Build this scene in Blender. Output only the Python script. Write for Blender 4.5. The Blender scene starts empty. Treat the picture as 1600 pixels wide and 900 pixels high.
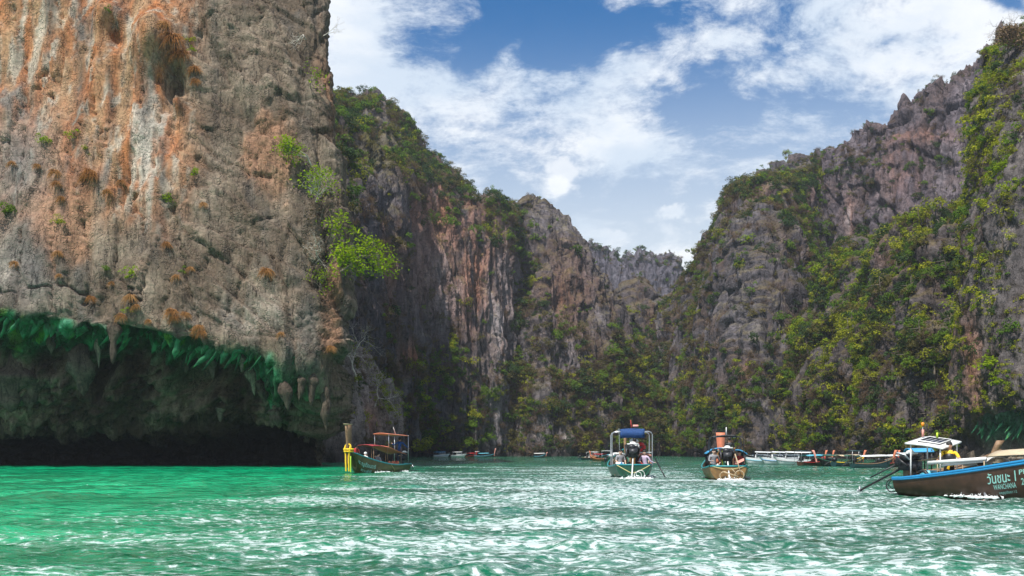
import bpy, bmesh, math, random
import numpy as np
from mathutils import Vector, Matrix, Quaternion
random.seed(7)
RS = np.random.RandomState(11)
scene = bpy.context.scene
COL = scene.collection
# ------------------------------------------------------------------ camera
F, HZ, CAMH = 1556.0, 706.0, 1.25          # focal length in photo pixels, horizon row, eye height
cam_data = bpy.data.cameras.new('camera')
cam = bpy.data.objects.new('camera', cam_data); COL.objects.link(cam)
cam.location = (0, 0, CAMH); cam.rotation_euler = (math.pi/2, 0, 0)
cam_data.sensor_width = 36; cam_data.lens = F/1600*36
cam_data.shift_y = (HZ-450)/1600
cam_data.clip_start = 0.1; cam_data.clip_end = 5000
scene.camera = cam
# ------------------------------------------------------------------ light
SUN_ELEV, SUN_AZ = math.radians(57), math.radians(-150)      # azimuth clockwise from +Y
sunv = Vector((math.sin(SUN_AZ)*math.cos(SUN_ELEV), math.cos(SUN_AZ)*math.cos(SUN_ELEV), math.sin(SUN_ELEV)))
sd = bpy.data.lights.new('sun', 'SUN'); sd.energy = 3.9; sd.angle = math.radians(0.53); sd.color = (1.0, 0.95, 0.87)
sun = bpy.data.objects.new('sun', sd); COL.objects.link(sun)
sun.rotation_euler = sunv.to_track_quat('Z', 'Y').to_euler(); sun.location = (30, -20, 120)
scene.view_settings.view_transform = 'Standard'; scene.view_settings.look = 'None'
scene.view_settings.exposure = 0.68; scene.view_settings.gamma = 1.0
scene.view_settings.use_curve_mapping = False

class NT:
    """tiny node helper"""
    def __init__(s, tree):
        s.t = tree; s.n = tree.nodes; s.l = tree.links
    def new(s, typ, ins=None, **props):
        n = s.n.new(typ)
        for k, v in props.items(): setattr(n, k, v)
        for k, v in (ins or {}).items(): s.put(n.inputs[k], v)
        return n
    def put(s, sock, v):
        if isinstance(v, bpy.types.NodeSocket): s.l.new(v, sock)
        elif isinstance(v, bpy.types.Node): s.l.new(v.outputs[0], sock)
        else:
            if hasattr(sock.default_value, '__len__') and not hasattr(v, '__len__'): v = (v,)*len(sock.default_value)
            if hasattr(sock.default_value, '__len__') and len(sock.default_value) == 4 and len(v) == 3: v = (*v, 1)
            sock.default_value = v
    def math(s, op, a, b=None, c=None, clamp=False):
        n = s.n.new('ShaderNodeMath'); n.operation = op; n.use_clamp = clamp
        for i, v in enumerate((a, b, c)):
            if v is not None: s.put(n.inputs[i], v)
        return n.outputs[0]
    def vmath(s, op, a, b=None):
        n = s.n.new('ShaderNodeVectorMath'); n.operation = op
        s.put(n.inputs[0], a)
        if b is not None: s.put(n.inputs[1], b)
        return n.outputs[0]
    def mix(s, fac, a, b, blend='MIX'):
        n = s.n.new('ShaderNodeMix'); n.data_type = 'RGBA'; n.blend_type = blend
        s.put(n.inputs[0], fac); s.put(n.inputs[6], a); s.put(n.inputs[7], b)
        return n.outputs[2]
    def maprange(s, v, a, b, c=0.0, d=1.0, smooth=True):
        n = s.n.new('ShaderNodeMapRange'); n.interpolation_type = 'SMOOTHSTEP' if smooth else 'LINEAR'
        for i, x in enumerate((v, a, b, c, d)): s.put(n.inputs[i], x)
        return n.outputs[0]
    def noise(s, vec, scale, detail=6, rough=0.55, dist=0.0, lac=2.0):
        n = s.n.new('ShaderNodeTexNoise')
        if vec is not None: s.put(n.inputs['Vector'], vec)
        for k, v in (('Scale', scale), ('Detail', detail), ('Roughness', rough), ('Distortion', dist), ('Lacunarity', lac)): s.put(n.inputs[k], v)
        return n.outputs[0]
# ------------------------------------------------------------------ sky: physical sky with a broken layer of white cloud
world = bpy.data.worlds.new('World'); scene.world = world; world.use_nodes = True
def build_sky():
    t = NT(world.node_tree); t.n.clear()
    out = t.new('ShaderNodeOutputWorld'); bg = t.new('ShaderNodeBackground', {'Strength': 0.115})
    sky = t.new('ShaderNodeTexSky', sky_type='NISHITA', sun_disc=False, sun_elevation=SUN_ELEV, sun_rotation=SUN_AZ,
                air_density=1.0, dust_density=0.6, ozone_density=3.0)
    tc = t.new('ShaderNodeTexCoord'); d = tc.outputs['Generated']
    sp = t.new('ShaderNodeSeparateXYZ', {0: d})
    x, y, z = sp.outputs
    # a flat cloud deck seen from below
    zz = t.math('MAXIMUM', t.math('ADD', z, 0.16), 0.05)
    deck = t.new('ShaderNodeCombineXYZ', {0: t.math('DIVIDE', x, zz), 1: t.math('DIVIDE', y, zz), 2: 0.37})
    warp = t.new('ShaderNodeTexNoise', {'Vector': deck, 'Scale': 1.3, 'Detail': 3})
    wv = t.vmath('MULTIPLY', t.vmath('SUBTRACT', warp.outputs['Color'], (0.5, 0.5, 0.5)), (0.32, 0.32, 0.3))
    dk = t.vmath('ADD', deck, wv)
    n1 = t.noise(dk, 2.6, 10, 0.68)
    n2 = t.noise(dk, 8.0, 9, 0.72)
    n = t.math('ADD', t.math('MULTIPLY', n1, 0.46), t.math('MULTIPLY', n2, 0.54))
    # where the deck is thicker or broken, by direction
    yy = t.math('MAXIMUM', y, 0.05)
    u = t.math('DIVIDE', x, yy); w = t.math('DIVIDE', z, yy)
    front = t.maprange(y, 0.1, 0.4)
    bias = t.math('MULTIPLY', 0.0, 1.0)
    def P(px, py): return ((px-800)/F, (HZ-py)/F)
    wn = t.new('ShaderNodeTexNoise', {'Vector': d, 'Scale': 9.0, 'Detail': 5})
    ws = t.new('ShaderNodeSeparateXYZ', {0: t.vmath('SUBTRACT', wn.outputs['Color'], (0.5, 0.5, 0.5))})
    u2 = t.math('ADD', u, t.math('MULTIPLY', ws.outputs[0], 0.16)); w2 = t.math('ADD', w, t.math('MULTIPLY', ws.outputs[1], 0.12))
    for (px, py, rx, ry, am) in [
            (690, 150, 150, 60, .07), (985, 215, 75, 36, .17), (1180, 70, 170, 40, .05), (1400, 110, 180, 70, .08), (1000, 105, 80, 30, .12), (560, 60, 50, 80, .08), (1170, 170, 60, 24, .08),
            (880, 262, 30, 16, .16), (560, 120, 70, 190, .07), (640, 270, 120, 60, .05), (1480, 40, 120, 50, .08),
            (900, 60, 120, 55, -.22), (1250, 60, 90, 26, -.10), (1330, 150, 80, 30, -.10), (760, 60, 70, 30, -.08), (1010, 22, 90, 22, -.10), (1120, 150, 90, 38, -.18), (860, 110, 60, 30, -.12), (640, 60, 120, 45, -.05), (1090, 230, 120, 60, -.05), (1230, 220, 110, 30, -.06), (800, 290, 140, 36, -.10), (960, 312, 190, 26, -.10), (1150, 240, 60, 26, .05), (1570, 10, 40, 18, -.20), (1385, 80, 40, 12, -.12), (740, 85, 60, 20, -.05)]:
        cu, cw = P(px, py)
        a = t.math('DIVIDE', t.math('SUBTRACT', u2, cu), rx/F); b = t.math('DIVIDE', t.math('SUBTRACT', w2, cw), ry/F)
        r2 = t.math('ADD', t.math('MULTIPLY', a, a), t.math('MULTIPLY', b, b))
        g = t.math('MULTIPLY', t.math('EXPONENT', t.math('MULTIPLY', r2, -0.9)), am)
        bias = t.math('ADD', bias, g)
    n = t.math('ADD', n, t.math('MULTIPLY', bias, front))
    cover = t.maprange(n, 0.405, 0.60)
    # two small detached cumulus puffs low over the gap
    puff = None
    pn = t.new('ShaderNodeTexNoise', {'Vector': d, 'Scale': 60.0, 'Detail': 6, 'Roughness': .65}); pns = t.new('ShaderNodeSeparateXYZ', {0: t.vmath('SUBTRACT', pn.outputs['Color'], (0.5, 0.5, 0.5))}); pf, pf2 = pns.outputs[0], pns.outputs[1]
    for (px, py, rx, ry) in [(1047, 331, 22, 13), (955, 372, 30, 12), (880, 262, 30, 17)]:
        cu, cw = P(px, py)
        a = t.math('DIVIDE', t.math('SUBTRACT', t.math('ADD', u, t.math('MULTIPLY', pf, 0.035)), cu), rx/F)
        b = t.math('DIVIDE', t.math('SUBTRACT', t.math('ADD', w, t.math('MULTIPLY', pf2, 0.03)), cw), ry/F)
        q = t.maprange(t.math('ADD', t.math('MULTIPLY', a, a), t.math('MULTIPLY', b, b)), 1.5, 0.2, 0, 0.8)
        puff = q if puff is None else t.math('MAXIMUM', puff, q)
    cover = t.math('MAXIMUM', cover, t.math('MULTIPLY', puff, front))
    # pale haze near the horizon all round
    hz = t.maprange(z, 0.12, 0.42, 1.0, 0.0)
    dens = t.noise(dk, 3.0, 7, 0.6)
    ccol = t.mix(t.maprange(dens, 0.35, 0.65), (4.3, 4.9, 5.6), (6.2, 6.3, 6.4))
    blue = t.mix(1.0, sky.outputs[0], (0.018, 0.40, 0.66), 'MULTIPLY')
    base = t.mix(hz, blue, (4.6, 5.0, 5.3))
    col = t.mix(t.math('MULTIPLY', cover, 0.90), base, ccol)
    t.put(bg.inputs['Color'], col)
    t.l.new(bg.outputs[0], out.inputs[0])
build_sky()
# ------------------------------------------------------------------ helpers
def put_props(o, label=None, cat=None, group=None, kind=None):
    if label: o['label'] = label
    if cat: o['category'] = cat
    if group: o['group'] = group
    if kind: o['kind'] = kind
    return o
def W(px, D, py=None, z=None):
    """world point seen at photo pixel (px, py) at distance D along the view axis"""
    if z is None: z = CAMH + (HZ-py)/F*D
    return (( px-800)/F*D, D, z)
_perm = RS.permutation(256); _perm = np.concatenate([_perm, _perm, _perm])
_g = RS.normal(size=(256, 3)); _g /= np.linalg.norm(_g, axis=1)[:, None]
def perlin(x, y, z):
    xi = np.floor(x).astype(np.int64); yi = np.floor(y).astype(np.int64); zi = np.floor(z).astype(np.int64)
    xf = x-xi; yf = y-yi; zf = z-zi
    xi &= 255; yi &= 255; zi &= 255
    u = xf*xf*xf*(xf*(xf*6-15)+10); v = yf*yf*yf*(yf*(yf*6-15)+10); w = zf*zf*zf*(zf*(zf*6-15)+10)
    def g(i, j, k):
        h = _perm[_perm[_perm[xi+i]+yi+j]+zi+k]
        G = _g[h]
        return G[..., 0]*(xf-i)+G[..., 1]*(yf-j)+G[..., 2]*(zf-k)
    def L(a, b, t): return a+(b-a)*t
    r = L(L(L(g(0,0,0), g(1,0,0), u), L(g(0,1,0), g(1,1,0), u), v), L(L(g(0,0,1), g(1,0,1), u), L(g(0,1,1), g(1,1,1), u), v), w)
    return r*1.6
def fbm(P, sc, octv=4, off=0.0, gain=0.5):
    """P (...,3) divided by sc (scalar or 3-vector); about -1..1"""
    Q = P/np.asarray(sc, dtype=float)+off
    r = 0; a = 1.0; s = 0
    for i in range(octv):
        r = r+a*perlin(Q[..., 0], Q[..., 1], Q[..., 2]); s += a
        a *= gain; Q = Q*2.03+17.3
    return r/s
def ridged(P, sc, octv=3, off=0.0, gain=0.5):
    Q = P/np.asarray(sc, dtype=float)+off
    r = 0; a = 1.0; s = 0
    for i in range(octv):
        r = r+a*(1-2.2*np.abs(perlin(Q[..., 0], Q[..., 1], Q[..., 2]))); s += a
        a *= gain; Q = Q*2.03+9.7
    return r/s
def sstep(a, b, x):
    t = np.clip((x-a)/(b-a), 0, 1); return t*t*(3-2*t)
def catmull(A, n_out):
    """resample array A (K, M, 3) along axis 0 by Catmull-Rom, spaced by mean chord length"""
    K = A.shape[0]
    seg = np.linalg.norm(np.diff(A, axis=0), axis=2).mean(axis=1)**0.8
    cum = np.concatenate([[0], np.cumsum(seg)]); cum /= cum[-1]
    tt = np.interp(np.linspace(0, 1, n_out), cum, np.arange(K))
    i = np.minimum(tt.astype(int), K-2); f = (tt-i)[:, None, None]
    p0 = A[np.maximum(i-1, 0)]; p1 = A[i]; p2 = A[i+1]; p3 = A[np.minimum(i+2, K-1)]
    m1 = 0.35*(p2-p0); m2 = 0.35*(p3-p1)
    f2 = f*f; f3 = f2*f
    return (2*f3-3*f2+1)*p1+(f3-2*f2+f)*m1+(-2*f3+3*f2)*p2+(f3-f2)*m2
def grid_normals(G):
    du = np.gradient(G, axis=1); dv = np.gradient(G, axis=0)
    n = np.cross(du, dv); n /= np.linalg.norm(n, axis=2)[:, :, None]+1e-9
    return n
def mesh_from(name, V, Fq, mats=(), col=None, smooth=True, tri=False):
    V = np.asarray(V, dtype=np.float32).reshape(-1, 3); Fq = np.asarray(Fq, dtype=np.int32)
    me = bpy.data.meshes.new(name)
    k = Fq.shape[1]; n = len(Fq)
    me.vertices.add(len(V)); me.vertices.foreach_set('co', V.ravel())
    me.loops.add(n*k); me.loops.foreach_set('vertex_index', Fq.ravel())
    me.polygons.add(n); me.polygons.foreach_set('loop_start', np.arange(0, n*k, k, dtype=np.int32))
    me.polygons.foreach_set('loop_total', np.full(n, k, dtype=np.int32))
    if smooth: me.polygons.foreach_set('use_smooth', np.ones(n, dtype=bool))
    me.update(calc_edges=True)
    if col is not None:
        a = me.color_attributes.new('albedo', 'FLOAT_COLOR', 'POINT')
        c = np.ones((len(V), 4), dtype=np.float32); c[:, :3] = np.asarray(col).reshape(-1, 3)
        a.data.foreach_set('color', c.ravel())
    for m in mats: me.materials.append(m)
    return me
def grid_faces(nv, nu):
    i = np.arange(nv*nu).reshape(nv, nu)
    return np.stack([i[:-1, :-1].ravel(), i[:-1, 1:].ravel(), i[1:, 1:].ravel(), i[1:, :-1].ravel()], axis=1)
def link(name, me, parent=None, loc=None):
    o = bpy.data.objects.new(name, me); COL.objects.link(o)
    if parent: o.parent = parent
    if loc is not None: o.location = loc
    return o
def mat(name, color=(.5,.5,.5), rough=0.6, metal=0.0, spec=0.5, vary=0.0, vscale=6.0, bump=0.0, bscale=20.0):
    m = bpy.data.materials.new(name); m.use_nodes = True
    t = NT(m.node_tree); b = t.n['Principled BSDF']
    t.put(b.inputs['Base Color'], color); b.inputs['Roughness'].default_value = rough; b.inputs['Metallic'].default_value = metal
    b.inputs['Specular IOR Level'].default_value = spec
    if vary:
        tc = t.new('ShaderNodeTexCoord')
        n = t.noise(tc.outputs['Object'], vscale, 5, 0.6)
        c = t.mix(1.0, (*color, 1), t.maprange(n, 0.3, 0.7, 1-vary, 1+vary, False), 'MULTIPLY')
        t.put(b.inputs['Base Color'], c)
    if bump:
        tc = t.new('ShaderNodeTexCoord')
        bn = t.new('ShaderNodeBump', {'Strength': bump, 'Distance': 0.02, 'Height': t.noise(tc.outputs['Object'], bscale, 4)})
        t.put(b.inputs['Normal'], bn)
    return m
def worley(a, b, seed, jit=.9):
    """2D cells: (distance to edge, per-cell random, offset from the cell point)"""
    ia = np.floor(a).astype(np.int64); ib = np.floor(b).astype(np.int64)
    d1 = np.full(a.shape, 9.); d2 = d1.copy(); h1 = np.zeros(a.shape, np.int64); ox = np.zeros(a.shape); oy = np.zeros(a.shape)
    for i in (-1, 0, 1):
        for j in (-1, 0, 1):
            h = _perm[_perm[(ia+i+seed) & 255]+((ib+j) & 255)]
            h2 = _perm[h+57]; fx = ia+i+.5+jit*(h/255.-.5); fy = ib+j+.5+jit*(h2/255.-.5)
            dx = a-fx; dy = b-fy; d = dx*dx+dy*dy
            c = d < d1
            d2 = np.where(c, d1, np.minimum(d2, d)); h1 = np.where(c, h+256*j*0, h1); ox = np.where(c, dx, ox); oy = np.where(c, dy, oy); d1 = np.where(c, d, d1)
    r = _perm[h1+91]/255.; tx = _perm[h1+13]/127.5-1; ty = _perm[h1+171]/127.5-1
    return np.sqrt(d2)-np.sqrt(d1), r, tx*ox+ty*oy
# ------------------------------------------------------------------ rock material (albedo attribute x fine grain, with relief)
def rock_material(name, fine=1.0):
    m = bpy.data.materials.new(name); m.use_nodes = True
    t = NT(m.node_tree); b = t.n['Principled BSDF']
    at = t.new('ShaderNodeAttribute', attribute_name='albedo')
    geo = t.new('ShaderNodeNewGeometry'); pos = geo.outputs['Position']
    pv = t.vmath('MULTIPLY', pos, (1, 1, 0.14))
    streak = t.noise(pv, 1.1/fine, 8, 0.65)
    grain = t.noise(pos, 2.2/fine, 8, 0.7)
    v = t.new('ShaderNodeTexVoronoi', {'Vector': t.vmath('ADD', pv, t.vmath('MULTIPLY', t.new('ShaderNodeTexNoise', {'Vector': pos, 'Scale': 1.2/fine}).outputs['Color'], (0.9, 0.9, 0.9))), 'Scale': 0.55/fine}, feature='DISTANCE_TO_EDGE')
    crack = t.maprange(v.outputs['Distance'], 0.0, 0.06)
    c = t.mix(1.0, at.outputs['Color'], t.maprange(streak, 0.25, 0.75, 0.62, 1.38, False), 'MULTIPLY')
    c = t.mix(1.0, c, t.maprange(grain, 0.25, 0.75, 0.6, 1.4, False), 'MULTIPLY')
    # dark lichen runs and seams of dirt
    sv = t.vmath('MULTIPLY', pos, (1.6, 1, .16)); ln = t.maprange(t.noise(sv, 1.7/fine, 7, .7, .3), .50, .60, 0, .85)
    ln = t.math('MULTIPLY', ln, t.maprange(t.noise(pos, .35/fine, 4, .6), .42, .60))
    c = t.mix(ln, c, t.mix(1.0, c, (.30, .31, .32), 'MULTIPLY'))
    rot = t.new('ShaderNodeMapping', {'Vector': pos, 'Rotation': (0, -.62, 0), 'Scale': (.35, 1, 1.5)})
    for k, (src, sc) in enumerate(((rot.outputs[0], .7), (t.vmath('MULTIPLY', pos, (1, 1, .33)), .8), (rot.outputs[0], 1.9))):
        vv = t.new('ShaderNodeTexVoronoi', {'Vector': t.vmath('ADD', src, t.vmath('MULTIPLY', t.new('ShaderNodeTexNoise', {'Vector': pos, 'Scale': .9/fine, 'Detail': 5}).outputs['Color'], (.9, .9, .9))), 'Scale': sc*.33/fine}, feature='DISTANCE_TO_EDGE')
        ck = t.maprange(vv.outputs['Distance'], 0.0, .028, .48, 0)
        ck = t.math('MULTIPLY', ck, t.maprange(t.noise(pos, .8/fine, 3, .6), .44, .56))
        c = t.mix(ck, c, t.mix(1.0, c, (.22, .20, .19), 'MULTIPLY'))
    c = t.mix(t.maprange(t.noise(pos, 0.9/fine, 6, 0.6), 0.52, 0.72, 0, 0.5), c, t.mix(1.0, c, (1.55, 1.5, 1.45), 'MULTIPLY'))
    t.put(b.inputs['Base Color'], c); b.inputs['Roughness'].default_value = 0.93; b.inputs['Specular IOR Level'].default_value = 0.2
    h = t.math('ADD', t.math('ADD', t.math('MULTIPLY', streak, 0.9), t.math('MULTIPLY', grain, 0.7)), t.math('MULTIPLY', crack, 0.35))
    bp = t.new('ShaderNodeBump', {'Strength': 1.0, 'Distance': 0.42*fine, 'Height': h})
    t.put(b.inputs['Normal'], bp)
    return m
ROCK_NEAR = rock_material('limestone_near', 0.55)
ROCK_MID = rock_material('limestone', 1.5)
ROCK_FAR = rock_material('limestone_far', 3.0)
# ================================================================== CLIFFS
VEG = []      # shrub candidates: dict of arrays
def lerp(a, b, t): return np.asarray(a)*(1-t[..., None])+np.asarray(b)*t[..., None]
def blob(px, py, cx, cy, rx, ry): return np.exp(-(((px-cx)/rx)**2+((py-cy)/ry)**2))
def make_cliff(name, cols, NU, NV, disp, colour, mate, label, back=(14, 46, 70), veg=None, ridge=0.0, ridge_sc=2.5, seed=0.0, smooth_u=3):
    """cols: list of (px, base distance, [(py, D[, px]), ...]) from the water up to the ridge."""
    K = len(cols[0][2])
    net = np.zeros((K+2+3, len(cols), 3))
    for j, (px, D0, pts) in enumerate(cols):
        net[0, j] = W(px, D0, z=-3.0); net[1, j] = W(px, D0, z=0.15)
        for k, p in enumerate(pts): net[2+k, j] = W(p[2] if len(p) > 2 else px, p[1], p[0])
        rz = net[1+K, j]
        for b, (dy, fz) in enumerate(zip(back, (0.97, 0.6, -0.06))):
            net[2+K+b, j] = (rz[0]*(1+dy/rz[1]), rz[1]+dy, rz[2]*fz)
    # columns: piecewise linear, dense and lightly smoothed; rows: Catmull-Rom
    mid = net[2+K//2]; seg = np.linalg.norm(np.diff(mid, axis=0), axis=1); cum = np.concatenate([[0], np.cumsum(seg)])
    tt = np.linspace(0, cum[-1], NU)
    A = np.stack([np.stack([np.interp(tt, cum, net[r, :, c]) for c in range(3)], axis=-1) for r in range(net.shape[0])])
    for _ in range(smooth_u): A[:, 1:-1] = 0.25*A[:, :-2]+0.5*A[:, 1:-1]+0.25*A[:, 2:]
    front = catmull(A[:2+K], NV); rear = catmull(A[1+K:], 14)[1:]
    G = np.concatenate([front, rear]); nv = G.shape[0]
    N = grid_normals(G)
    if (N[:NV, :, 1].mean()) > 0: N = -N; flip = True
    else: flip = False
    px = G[..., 0]/G[..., 1]*F+800; py = HZ-(G[..., 2]-CAMH)/G[..., 1]*F
    vv = np.concatenate([np.linspace(0, 1, NV), np.ones(nv-NV)])[:, None]*np.ones((1, NU))
    off, hgt = disp(G, N, px, py, vv)
    top = sstep(0.80, 1.0, vv)
    G2 = G+N*off[..., None]
    if ridge:
        R = np.stack([G[..., 0], G[..., 1]*0.3, G[..., 2]*0.15], axis=-1)
        sp = ridged(R, ridge_sc, 2, 3.1+seed)*0.6+ridged(R, ridge_sc*3.1, 2, 1.1+seed)*0.9
        sp2 = np.clip(ridged(R, ridge_sc*.45, 2, 6.1+seed), -.3, 1)**3
        G2[..., 2] += top*ridge*(sp+1.1*sp2)-(top*24/F*G[..., 1] if ridge > 1 else 0)
    N2 = grid_normals(G2)
    if flip: N2 = -N2
    C = colour(G2, N2, px, py, vv, hgt)
    Fq = grid_faces(nv, NU)
    if flip: Fq = Fq[:, ::-1]
    me = mesh_from(name, G2, Fq, [mate], C)
    o = link(name, me); put_props(o, label, 'cliff', kind='structure')
    if veg: veg(name, G2[:NV], N2[:NV], px[:NV], py[:NV], off[:NV], vv[:NV])
    return o, (G2, N2, px, py)
LIMEL = np.array([[-200, 470], [0, 482], [60, 492], [120, 505], [200, 512], [300, 530], [400, 545], [480, 556], [530, 560], [600, 560]], float)
# ---- near left cliff: leaning limestone wall over an undercut
def disp_A(G, N, px, py, vv):
    lip = np.interp(px, LIMEL[:, 0], LIMEL[:, 1])
    up = sstep(10, -30, py-lip)
    z = G*np.array([1, 1, 0.25])
    a0 = -.62; U1 = G[..., 0]*math.cos(a0)+G[..., 2]*math.sin(a0); V1 = -G[..., 0]*math.sin(a0)+G[..., 2]*math.cos(a0)     # bedding dips to the right
    S = np.stack([U1, G[..., 1]*.6, V1], axis=-1)
    T = np.stack([G[..., 0]+.12*G[..., 2], G[..., 1]*.6, G[..., 2]], axis=-1)
    def crack(Q, sc, wdt, seed): return sstep(wdt, 0, np.abs(perlin(*np.moveaxis(Q/np.array(sc)+seed+.12*fbm(G, (1.2, 1.2, 1.2), 2, seed)[..., None], -1, 0))))
    a = 1.5*fbm(z, 12.0, 2, 4.0)+.6*fbm(z, 4.0, 3, 8.2)+.13*fbm(T, (.9, 1, 5.5), 4, 1.7)+.10*fbm(S, (3.6, 1, .6), 5, 2.9)
    wq = .16*fbm(G, (3.5, 3.5, 3.5), 4, 3.3)
    right = .35+.65*sstep(200, 330, px)
    for (sa, sb, am, sdd) in ((5.5, 13.0, 1.0, 3), (2.6, 5.5, .55, 40), (1.2, 2.4, .26, 90), (.6, 1.0, .12, 140)):
        e, r, tl = worley(T[..., 0]/sa+wq/sa**.5+.25*T[..., 2]/sb, T[..., 2]/sb+wq/sb**.5, sdd)
        a = a+right*am*((r-.5)*.75+.75*tl-.30*sstep(.12, 0, e))
    for (sa, sb, am, sdd) in ((11, 2.6, .50, 10), (4, .9, .20, 60)):
        e, r, tl = worley(S[..., 0]/sa+wq/sa, S[..., 2]/sb+wq/sb**.5, sdd)
        a = a+right*am*((r-.5)*.8+.6*tl-.3*sstep(.10, 0, e))
    # blocky joints: terraced noise
    t = fbm(T, (2.6, 3.5, 7.0), 3, 6.0)*4.0; bl = (np.floor(t)+sstep(0.36, 0.64, t-np.floor(t)))/4.0
    a += 0*bl
    t2 = fbm(S, (2.6, 1.3, .9), 3, 9.0)*4; a += 0.0*(np.floor(t2)+sstep(0.35, 0.65, t2-np.floor(t2)))*sstep(180, 330, px)
    # smoother flowstone in the orange part
    fl = (1-sstep(240, 330, px+30*fbm(z, 5, 2)))*up
    e5, r5, t5 = worley(G[..., 0]/1.9+wq, G[..., 2]/7.+wq, 77)
    b = .35*t5+.3*(r5-.5)+1.2*fbm(z, 9.0, 3, 4.0)+0.55*ridged(G*np.array([1, 1, .08]), 3.4, 2, 5.5)+0.34*fbm(G, (1.0, 1, 2.0), 5, 1.0)-.5*crack(T, (2.6, 3.2, 14), .045, 33.)
    off = a*(1-0.75*fl)+b*fl
    # jutting knob with the hanging tuft, and its shadowed hollow below
    off += 3.2*blob(px, py, 245, 75, 34, 48)-2.6*blob(px, py, 268, 130, 17, 36)+1.8*blob(px, py, 277, 160, 8, 18)
    off += 1.2*blob(px, py, 168, 30, 26, 22)-1.2*blob(px, py, 180, 55, 12, 22)
    # under the lip: drapery ribs, hollows and hanging bulges
    und = sstep(-6, 14, py-lip)*(1-sstep(664, 690, py))
    Q = G.copy(); Q[..., 0] = G[..., 0]-G[..., 2]*0.55
    off += und*(1.7*ridged(Q*np.array([1, 1, .45]), 3.2, 3, 7.7)+1.3*fbm(Q, (1.0, 1.5, 1.4), 5, 3.3)-.6*sstep(.1, 0, np.abs(fbm(Q, (2.2, 2, 1.2), 3, 8.8)))-0.8)
    off += 2.4*und*(0*px+blob(px, py, 440, 590, 26, 60)+blob(px, py, 500, 610, 22, 90))
    off -= 2.6*und*(blob(px, py, 85, 560, 26, 22)+blob(px, py, 208, 565, 30, 25)+blob(px, py, 330, 600, 60, 26)+blob(px, py, 145, 590, 20, 26))
    off += sstep(650, 700, py)*0.5*ridged(G, (3, 3, 1.2), 3)
    return off, a
def col_A(G, N, px, py, vv, h):
    lip = np.interp(px, LIMEL[:, 0], LIMEL[:, 1])+9*fbm(G, (2.2, 2.2, 2.2), 3, 5.0)
    st = fbm(G*np.array([1, 1, .09]), 1.6, 4, 3.0); st2 = fbm(G*np.array([1, 1, .07]), 0.8, 3, 8.0); bl = fbm(G, 4.5, 4, 1.0)
    C = lerp((.15, .112, .08), (.27, .215, .16), sstep(-.3, .5, bl+st*.6))
    C = lerp(C, (.11, .10, .088), 0.8*sstep(.1, .5, fbm(G*np.array([1, 1, .2]), 2.6, 4, 12.)))
    # warm iron stains over the left half, cream and grey streaks inside them
    wpx = px+26*fbm(G, 6, 3, 2.0); wpy = py+26*fbm(G, 6, 3, 22.0)
    om = sstep(330, 250, wpx)*sstep(400, 250, wpy)
    O = lerp((.44, .165, .06), (.44, .27, .15), sstep(-.35, .35, st))
    O = lerp(O, (.55, .47, .37), 0.9*sstep(.1, .45, st2+.35*blob(px, py, 235, 260, 45, 130)+.3*blob(px, py, 60, 60, 50, 90)))
    O = lerp(O, (.20, .18, .16), 0.85*sstep(.22, .5, fbm(G*np.array([1, 1, .08]), 2.2, 3, 30.)))
    C = lerp(C, O, om*0.95)
    C = lerp(C, (.52, .25, .13), 0.75*sstep(.05, .5, fbm(G*np.array([1, 1, .3]), 5.0, 3, 41.)+.5*blob(px, py, 150, 360, 120, 80)-.28)*sstep(500, 300, px))
    C = lerp(C, (.36, .19, .11), 0.7*sstep(.1, .45, fbm(G*np.array([1, 1, .25]), 4.0, 4, 51.)-.05+.6*blob(px, py, 420, 240, 60, 70)+.5*blob(px, py, 520, 400, 18, 200)-.1))
    C = lerp(C, (.56, .50, .43), 0.8*np.clip(blob(px, py, 228, 235, 16, 85)+.7*blob(px, py, 252, 190, 20, 60), 0, 1)*sstep(-.5, .3, st2))
    qx = px+9*fbm(G*np.array([1, 1, .3]), 3, 3, 61.)
    dk = 0
    for (cx, cy, rx, ry, am) in ((257, 265, 8, 75, 1), (226, 150, 12, 60, 1), (128, 110, 11, 150, .9), (80, 20, 10, 50, 1), (30, 60, 7, 70, .6), (176, 160, 8, 60, .8), (104, 330, 10, 60, .7), (268, 125, 12, 34, 1), (334, 90, 7, 120, .6), (478, 250, 10, 160, .65), (508, 420, 12, 120, .7), (420, 330, 6, 60, .5), (60, 430, 12, 50, .7), (30, 270, 30, 40, .4), (360, 440, 5, 60, .5), (190, 20, 14, 30, .8)):
        dk = dk+am*blob(qx, py, cx, cy, rx, ry)
    C = lerp(C, (.045, .048, .048), .88*np.clip(dk*(.75+.5*st2), 0, 1))
    C = lerp(C, (.22, .22, .21), .8*blob(px, py, 30, 250, 70, 90)); C = lerp(C, (.18, .175, .17), .6*blob(px, py, 40, 420, 60, 70))
    C = lerp(C, (.44, .40, .35), .55*np.clip(blob(px, py, 400, 500, 90, 28)+blob(px, py, 15, 440, 22, 45), 0, 1)*sstep(-.3, .3, st))
    # algae curtain along the lip
    band = sstep(-4, 6, py-lip)*(1-sstep(38, 74, py-lip+14-26*blob(px, py, 20, 560, 60, 80)+34*fbm(G, (1.2, 2, 5), 3, 6.0)))*sstep(515, 430, px)
    Q = G.copy(); Q[..., 0] = G[..., 0]-G[..., 2]*0.75
    an = fbm(Q*np.array([1, 1, .25]), 1.5, 4, 9.0)
    A_ = lerp((.008, .04, .016), (.018, .16, .065), sstep(-.4, .25, an)); A_ = lerp(A_, (.10, .36, .22), sstep(.12, .5, an)); A_ = lerp(A_, (.16, .34, .03), .7*sstep(.2, .5, fbm(Q*np.array([1, 1, .3]), 2.3, 2, 19.)))
    low = sstep(4, 20, py-lip)
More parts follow.
